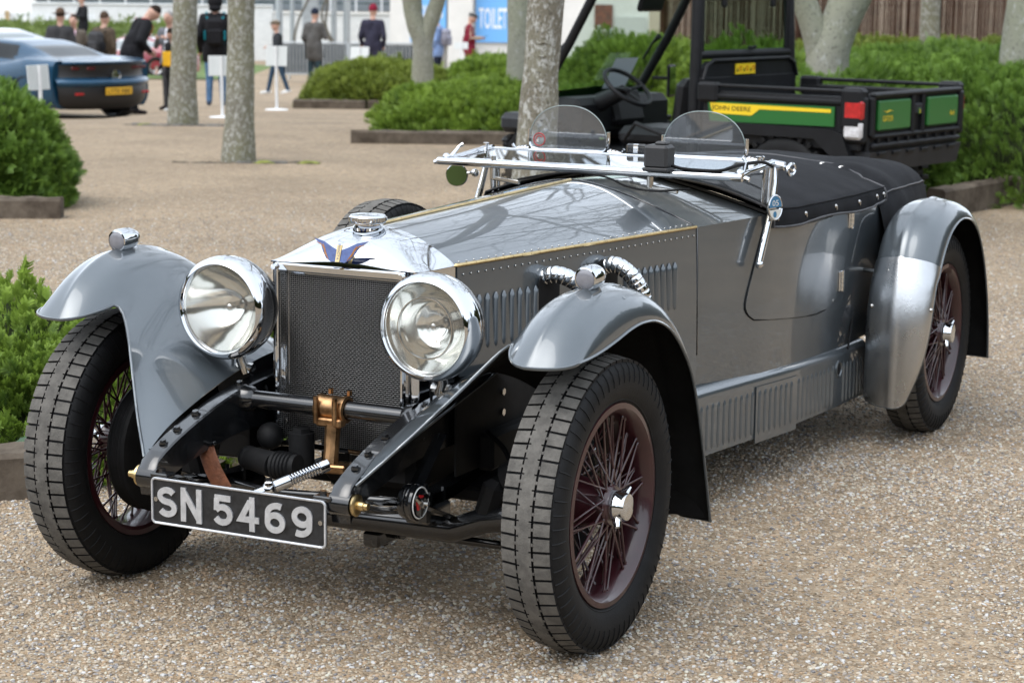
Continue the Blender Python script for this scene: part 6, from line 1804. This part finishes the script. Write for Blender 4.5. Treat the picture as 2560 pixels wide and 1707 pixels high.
car_shell(W, SH, RF, CW, 0, 4.3, 44, red, mat('pale_glass', (.32, .36, .38), .08, coat=1.0), lambda x, y, z: (abs(x) < .42 and .55 < y < 1.1 and z > .9) or (abs(x) < .45 and 2.2 < y < 2.65 and z > .9) or (1.0 < y < 2.4 and abs(x) > .42 and itp(y, SH) + .05 < z < itp(y, RF) - .06), rc)
part(rc, 'roof_highlight', mat('roof_sheen', (.45, .40, .42), .3, coat=1), ((0, 1.75, 1.262), (.72, .75, .02)))  # pale plate paints the white highlight on the red roof
wheels(rc, ((-.70, .95), (.70, .95), (-.70, 3.3), (.70, 3.3)), .95)
si = thing('silver_saloon', 'pale silver car with a wide windscreen behind the blue sports car', 'car', S(42, -12.2), YAW + PI / 2 - R_(150))
W = [(0, .72), (.3, .84), (2, .86), (4, .82), (4.4, .7)]; SH = [(0, .75), (.4, .92), (2, .95), (3.6, .92), (4.4, .65)]
RF = [(0, .77), (.5, .95), (1.0, 1.28), (1.6, 1.42), (2.4, 1.42), (2.9, 1.25), (3.3, .97), (4.4, .67)]; CW = [(0, .5), (1, .6), (2.4, .62), (3.2, .7), (4.4, .5)]
car_shell(W, SH, RF, CW, 0, 4.4, 40, mat('silver_paint', (.52, .53, .56), .3, metal=.3, coat=1), MATS['pale_glass'], lambda x, y, z: (abs(x) < .55 and 2.6 < y < 3.25 and z > .98) or (abs(x) < .5 and .6 < y < 1.2 and z > 1.0) or (1.1 < y < 2.8 and abs(x) > .5 and itp(y, SH) + .05 < z < itp(y, RF) - .07), si)
wheels(si, ((-.74, .9), (.74, .9), (-.74, 3.4), (.74, 3.4)), .93)

# ================================================================== people
skin = mat('skin', (.46, .27, .20), .55, var=.08, vscale=20)
PM = {}
def pm(name, c, r=.85):
    if name not in PM: PM[name] = mat('cloth_' + name, c, r, spec=.15, var=.18, vscale=9, bump=.2, bscale=40)
    return PM[name]
def person(label, s, r, h, face, coat, legs, shoe, hair, lean=0.0, headtilt=0.0, arms=(None, None), stride=0.0, bulk=1.0, coatlen=.80, hat=None, pack=None, extra=None, zb=None, headturn=0.0, shirt=None):
    root = thing('person', label, 'person', S(s, r) if zb is None else S(s, r, zb), YAW + face, 'people standing and walking in the background')
    k = h / 1.75; segs = []
    def seg(a, b, ra, rb, kind): segs.append((Vector(a), Vector(b), ra, rb, kind))
    pel = Vector((0, 0, .93))
    Rl = Matrix.Rotation(-lean, 3, 'X')
    def up(p): return pel + Rl @ (Vector(p) - pel)
    b = bulk
    for sx in (-1, 1):
        fy = stride * sx
        hip, knee, ank, toe = Vector((sx * .09, 0, .90)), Vector((sx * .10, fy * .5 + .02, .50)), Vector((sx * .11, fy, .09 + abs(min(0, fy)) * .15)), Vector((sx * .13, fy + .16, .04))
        seg(hip, knee, .095 * b, .068, 1); seg(knee, ank, .064, .052, 1); seg(ank + Vector((0, -.04, -.03)), toe, .045, .036, 2)
    seg(up((0, 0, .92)), up((0, .0, 1.12)), .150 * b, .150 * b, 0); seg(up((-.06, 0, 1.1)), up((-.10, 0, 1.38)), .115 * b, .105 * b, 0); seg(up((.06, 0, 1.1)), up((.10, 0, 1.38)), .115 * b, .105 * b, 0)
    seg(up((-.10, 0, 1.40)), up((.10, 0, 1.40)), .085, .085, 0)
    if coatlen < .85:
        for sx in (-1, 1): seg(up((sx * .06, 0, .95)), Vector((sx * .085, .02 + stride * sx * .15, coatlen)), .135 * b, .125 * b, 0)
    hands = []
    for i, sx in enumerate((-1, 1)):
        jr = random.Random(len(label) * 3 + i)
        el, wr = arms[i] if arms[i] else ((sx * .26, -.05 + jr.uniform(-.03, .06), 1.13), (sx * jr.uniform(.20, .28), jr.uniform(.03, .20), jr.uniform(.88, .98)))
        sh_ = up((sx * .185, 0, 1.41)); el, wr = up(el), up(wr)
        seg(sh_, el, .070 * b, .054 * b, 0); seg(el, wr, .054 * b, .042, 0)
        d = (wr - el).normalized(); seg(wr, wr + d * .07, .030, .030, 3); hands.append((wr + d * .07, d, sx))
    nk, hb = up((0, .01, 1.44)), up((0, .03, 1.56))
    seg(nk, hb, .058, .055, 3)
    Rh = Rl @ Matrix.Rotation(headturn, 3, 'Z') @ Matrix.Rotation(-headtilt, 3, 'X')
    hc = hb + Rh @ Vector((0, .02, .095))
    mb = MB()
    for a, c_, ra, rb, kind in segs:
        mb.tube([a, a.lerp(c_, .5), c_], [ra, (ra + rb) / 2, rb], 10); mb.ball(a, ra, 10, 6); mb.ball(c_, rb, 10, 6)
    mb.ball(hc, .108, 14, 10, (.78, .94, 1.12), rot=Rh); mb.ball(hc + Rh @ Vector((0, .035, -.065)), .06, 10, 8, (.9, .95, .9), rot=Rh)
    mb.ball(hc + Rh @ Vector((0, .105, -.012)), .020, 8, 6, (.8, 1.1, 1.4), rot=Rh)
    for sx in (-1, 1): mb.ball(hc + Rh @ Vector((sx * .078, -.005, -.01)), .026, 8, 6, (.5, .8, 1.1), rot=Rh)
    mb.v = [tuple(Vector(v) * k) for v in mb.v]
    me0 = mb.mesh('body_src', [skin], None)
    ob = bpy.data.objects.new('body_src', me0); COL.objects.link(ob)
    md = ob.modifiers.new('r', 'REMESH'); md.mode = 'VOXEL'; md.voxel_size = .021; md.use_smooth_shade = True
    ms = ob.modifiers.new('s', 'SMOOTH'); ms.factor = .5; ms.iterations = 3
    dg = bpy.context.evaluated_depsgraph_get(); me = bpy.data.meshes.new_from_object(ob.evaluated_get(dg))
    bpy.data.objects.remove(ob); bpy.data.meshes.remove(me0)
    nv = len(me.vertices); co = np.empty(nv * 3); me.vertices.foreach_get('co', co); co = co.reshape(-1, 3) / k
    fv = [tuple(p.vertices) for p in me.polygons]; cen = np.array([co[list(f)].mean(0) for f in fv])
    best = np.full(len(fv), 9.0); kind = np.zeros(len(fv), int)
    for a, c_, ra, rb, kd in segs + [(hc - Vector((0, 0, .06)), hc + Vector((0, 0, .08)), .10, .09, 3)]:
        A = np.array(a); D = np.array(c_) - A; t = np.clip(((cen - A) @ D) / (D @ D + 1e-9), 0, 1)
        d = np.linalg.norm(cen - (A + t[:, None] * D), axis=1) - (ra + (rb - ra) * t)
        mk = d < best; best[mk] = d[mk]; kind[mk] = kd
    fin = MB(); fin.v = [tuple(c * k) for c in co]; fin.f = fv; fin.m = kind.tolist()
    bpy.data.meshes.remove(me)
    if shirt is not None:
        for i, c_ in enumerate(cen):
            q = Rl.transposed() @ (Vector(c_) - pel) + pel
            if fin.m[i] == 0 and abs(q.x) < .055 and q.y > .05 and q.z > 1.02: fin.m[i] = 4
    for p_, d, sx in hands:
        o1 = d.orthogonal().normalized(); o2 = d.cross(o1)
        for j in range(4):
            q = p_ + o1 * (j - 1.5) * .017; L_ = (.055, .068, .064, .048)[j]
            fin.tube([q * k, (q + d * L_ * .55 + o2 * .006) * k, (q + d * L_ * .95 + o2 * .026) * k], [.0095 * k, .009 * k, .007 * k], 6, mi=3)
        q = p_ - d * .045 + o1 * .03; fin.tube([q * k, (q + o1 * .022 + d * .022) * k, (q + o1 * .022 + d * .055 + o2 * .008) * k], [.0115 * k, .010 * k, .008 * k], 6, mi=3)
    body = fin.build('body', [coat, legs, shoe, skin] + ([shirt] if shirt else [coat]), root, 70)
    def child(name, mb_, m_, ang=60):
        mb_.v = [tuple(Vector(v) * k) for v in mb_.v]; return mb_.build(name, [m_], root, ang)
    if hair is not None:
        x = MB(); x.ball(hc + Rh @ Vector((0, -.014, .022)), .105, 14, 10, (.80, .95, 1.08), rot=Rh, zmin=-.18); child('hair', x, hair)
    f = MB()
    for sx in (-1, 1): f.ball(hc + Rh @ Vector((sx * .032, .088, .012)), .009, 6, 4)
    f.box(hc + Rh @ Vector((0, .090, -.062)), (.04, .01, .006), Rh); child('face_features', f, pm('dark', (.03, .02, .02)))
    if hat:
        kind_, hm = hat; x = MB()
        if kind_ == 'beanie': x.ball(hc + Rh @ Vector((0, -.012, .040)), .112, 14, 10, (.84, .98, 1.05), rot=Rh, zmin=-.25)
        elif kind_ == 'cap':
            x.ball(hc + Rh @ Vector((0, .0, .062)), .112, 14, 8, (.92, 1.12, .55), rot=Rh, zmin=-.4); x.ball(hc + Rh @ Vector((0, .11, .045)), .06, 12, 6, (1.1, .8, .2), rot=Rh)
        elif kind_ == 'brim':
            x.ball(hc + Rh @ Vector((0, 0, .075)), .100, 14, 8, (.88, 1.0, .95), rot=Rh, zmin=-.5); x.lathe([(.07, .002), (.12, -.004), (.165, .010), (.165, .016), (.12, .004), (.07, .01)], hc + Rh @ Vector((0, 0, .045)), Rh @ Vector((0, 0, 1)), 28)
        elif kind_ == 'hood':
            x.ball(hc + Rh @ Vector((0, -.03, .02)), .135, 14, 10, (.9, 1.0, 1.1), rot=Rh); x.ball(hc + Rh @ Vector((0, -.09, -.12)), .085, 12, 8, (1.2, .8, .6), rot=Rh)
        child('hat', x, hm)
    if pack:
        pmat, pacc = pack; x = MB(); x.box(up((0, -.22, 1.20)), (.32, .18, .44), Rl, bev=.06); x.box(up((0, -.31, 1.12)), (.24, .07, .24), Rl, bev=.03); bp_ = child('backpack', x, pmat, 40)
        x = MB()
        for sx in (-1, 1): x.tube([up((sx * .12, -.12, 1.40)), up((sx * .14, .02, 1.50)), up((sx * .14, .125, 1.36)), up((sx * .15, .10, 1.15)), up((sx * .13, -.12, 1.02))], .022, 6, squash=.5); x.box(up((sx * .155, -.22, 1.14)), (.03, .16, .16), Rl, bev=.012)
        x = child('backpack_strap', x, pacc)
    if extra: extra(root, k, up, child, hc, Rh)
    return root
blk_, nav_, gry_, dgr_ = pm('black', (.012, .012, .014)), pm('navy', (.016, .02, .034)), pm('grey', (.085, .082, .078)), pm('charcoal', (.045, .045, .048))
jean_, brn_, shoeb, shoew = pm('jeans', (.07, .14, .25)), pm('brown', (.08, .06, .042)), pm('shoe_dark', (.025, .02, .02)), pm('shoe_white', (.65, .66, .66))
hd, hg = pm('hair_dark', (.022, .015, .011)), pm('hair_grey', (.28, .27, .26))
whs = pm('white_shirt', (.72, .74, .80)); pks = pm('pink_shirt', (.72, .50, .62))
person('person in a brown brimmed hat and dark grey jacket seen from behind', 40, -8.50, 1.76, 0, dgr_, dgr_, shoeb, hd, hat=('brim', pm('felt_brown', (.10, .065, .045))), bulk=1.08)
person('person in a brown tweed jacket over a pink shirt facing the camera', 43, -8.85, 1.72, PI - .15, pm('tweed', (.10, .085, .07)), dgr_, shoeb, hd, shirt=pks)
person('person in black vest and trousers standing higher up on the bank', 64, -12.9, 1.75, 2.2, blk_, blk_, shoeb, hd, zb=gz(64) + .62, arms=(((-.25, .1, 1.15), (-.1, .28, 1.2)), ((.25, .1, 1.15), (.1, .28, 1.2))))
person('person in an olive jacket with a large dark backpack', 39, -7.50, 1.72, -.5, brn_, brn_, shoeb, pm('hair_brown', (.07, .045, .03)), pack=(dgr_, blk_), bulk=1.1)
rd = pm('red_trim', (.35, .02, .025))
def redtrim(root, k, up, child, hc, Rh):
    x = MB()
    for sx in (-1, 1): x.tube([up((sx * .14, -.10, 1.46)), up((sx * .19, .0, 1.49)), up((sx * .18, .115, 1.40)), up((sx * .2, .10, 1.25))], .014, 6, squash=.5)
    child('jacket_trim', x, rd)
person('tall person in a black jacket with red trim bending forward over the blue car', 35.2, -6.32, 1.90, -1.05, blk_, blk_, shoeb, hd, lean=.42, headtilt=.55, bulk=1.2, arms=(((-.27, .02, 1.12), (-.16, .22, 1.08)), ((.29, -.05, 1.12), (.18, .20, 1.06))), extra=redtrim)
person('grey haired person in a grey blazer and white shirt, hands raised to the chest', 38, -6.12, 1.73, 2.7, pm('blazer', (.12, .125, .14)), dgr_, shoeb, hg, shirt=whs, arms=(((-.26, .06, 1.15), (-.10, .24, 1.28)), ((.28, .05, 1.14), (.12, .24, 1.28))))
yl = pm('yellow_panel', (.60, .33, .02))
def ybag(root, k, up, child, hc, Rh):
    x = MB(); x.box(up((.02, .16, 1.12)), (.30, .05, .32), bev=.02); child('jacket_panel', x, yl, 30)
person('youngster in a black jacket with a yellow panel and white shoes', 32.7, -5.22, 1.26, PI - .6, blk_, blk_, shoew, hd, headtilt=.4, extra=ybag)
teal = pm('teal', (.01, .16, .20))
person('person in black jacket and blue jeans with a black and teal backpack seen from behind', 31.7, -4.44, 1.62, .1, blk_, jean_, pm('shoe_blue', (.05, .07, .11)), None, hat=('hood', blk_), pack=(blk_, teal), bulk=1.1, headtilt=.3)
person('person in a flat cap and open dark jacket striding past the barrier', 49.7, -5.52, 1.68, 1.9, pm('jacket_dark', (.025, .027, .03)), pm('jeans_dark', (.03, .055, .09)), shoew, pm('hair_fair', (.26, .17, .09)), hat=('cap', pm('cap_brown', (.12, .095, .07))), stride=.22, arms=(((-.25, .08, 1.14), (-.12, .26, 1.14)), None), shirt=nav_)
person('person in a navy beanie and grey coat in front of the barriers', 50, -4.70, 1.80, -.5, gry_, pm('trousers_teal', (.03, .05, .06)), shoeb, hg, hat=('beanie', nav_), bulk=1.1, coatlen=.72, arms=(None, ((.27, .06, 1.14), (.16, .24, 1.12))))
person('person in a dark red beanie and long navy hooded coat', 47, -3.13, 1.82, -.15, pm('coat_navy', (.028, .027, .045)), blk_, shoeb, hd, hat=('beanie', pm('beanie_red', (.17, .012, .028))), bulk=1.02, coatlen=.66)
person('person in a light blue shirt and grey cap with a striped rucksack', 56, -2.02, 1.80, 1.2, pm('shirt_blue', (.20, .29, .50)), nav_, shoeb, hg, hat=('cap', pm('cap_grey', (.16, .15, .16))), pack=(pm('ruck', (.25, .25, .30)), pm('strap_grey', (.2, .2, .24))))
gil = pm('gilet_red', (.17, .014, .03)); bei = pm('sleeve_beige', (.36, .27, .20))
def phone(root, k, up, child, hc, Rh):
    x = MB(); x.box(up((0, .40, 1.20)), (.08, .13, .012), Matrix.Rotation(.5, 3, 'X'), bev=.004); child('phone', x, pm('phone_blue', (.05, .09, .25)))
    x = MB()
    for sx in (-1, 1): x.tube([up((sx * .185, 0, 1.41)), up((sx * .27, .02, 1.16)), up((sx * .06, .27, 1.16))], [.074, .060, .048], 10)
    child('sleeve', x, bei)
person('person in a dark red gilet and flat cap reading a phone beside the blue sign', 54, -1.17, 1.82, -PI / 2, gil, pm('trousers_brown', (.04, .03, .027)), shoeb, hg, hat=('cap', pm('cap_dark', (.06, .06, .058))), headtilt=.35, arms=(((-.27, .02, 1.16), (-.06, .27, 1.16)), ((.27, .02, 1.16), (.06, .27, 1.16))), extra=phone, bulk=1.1)
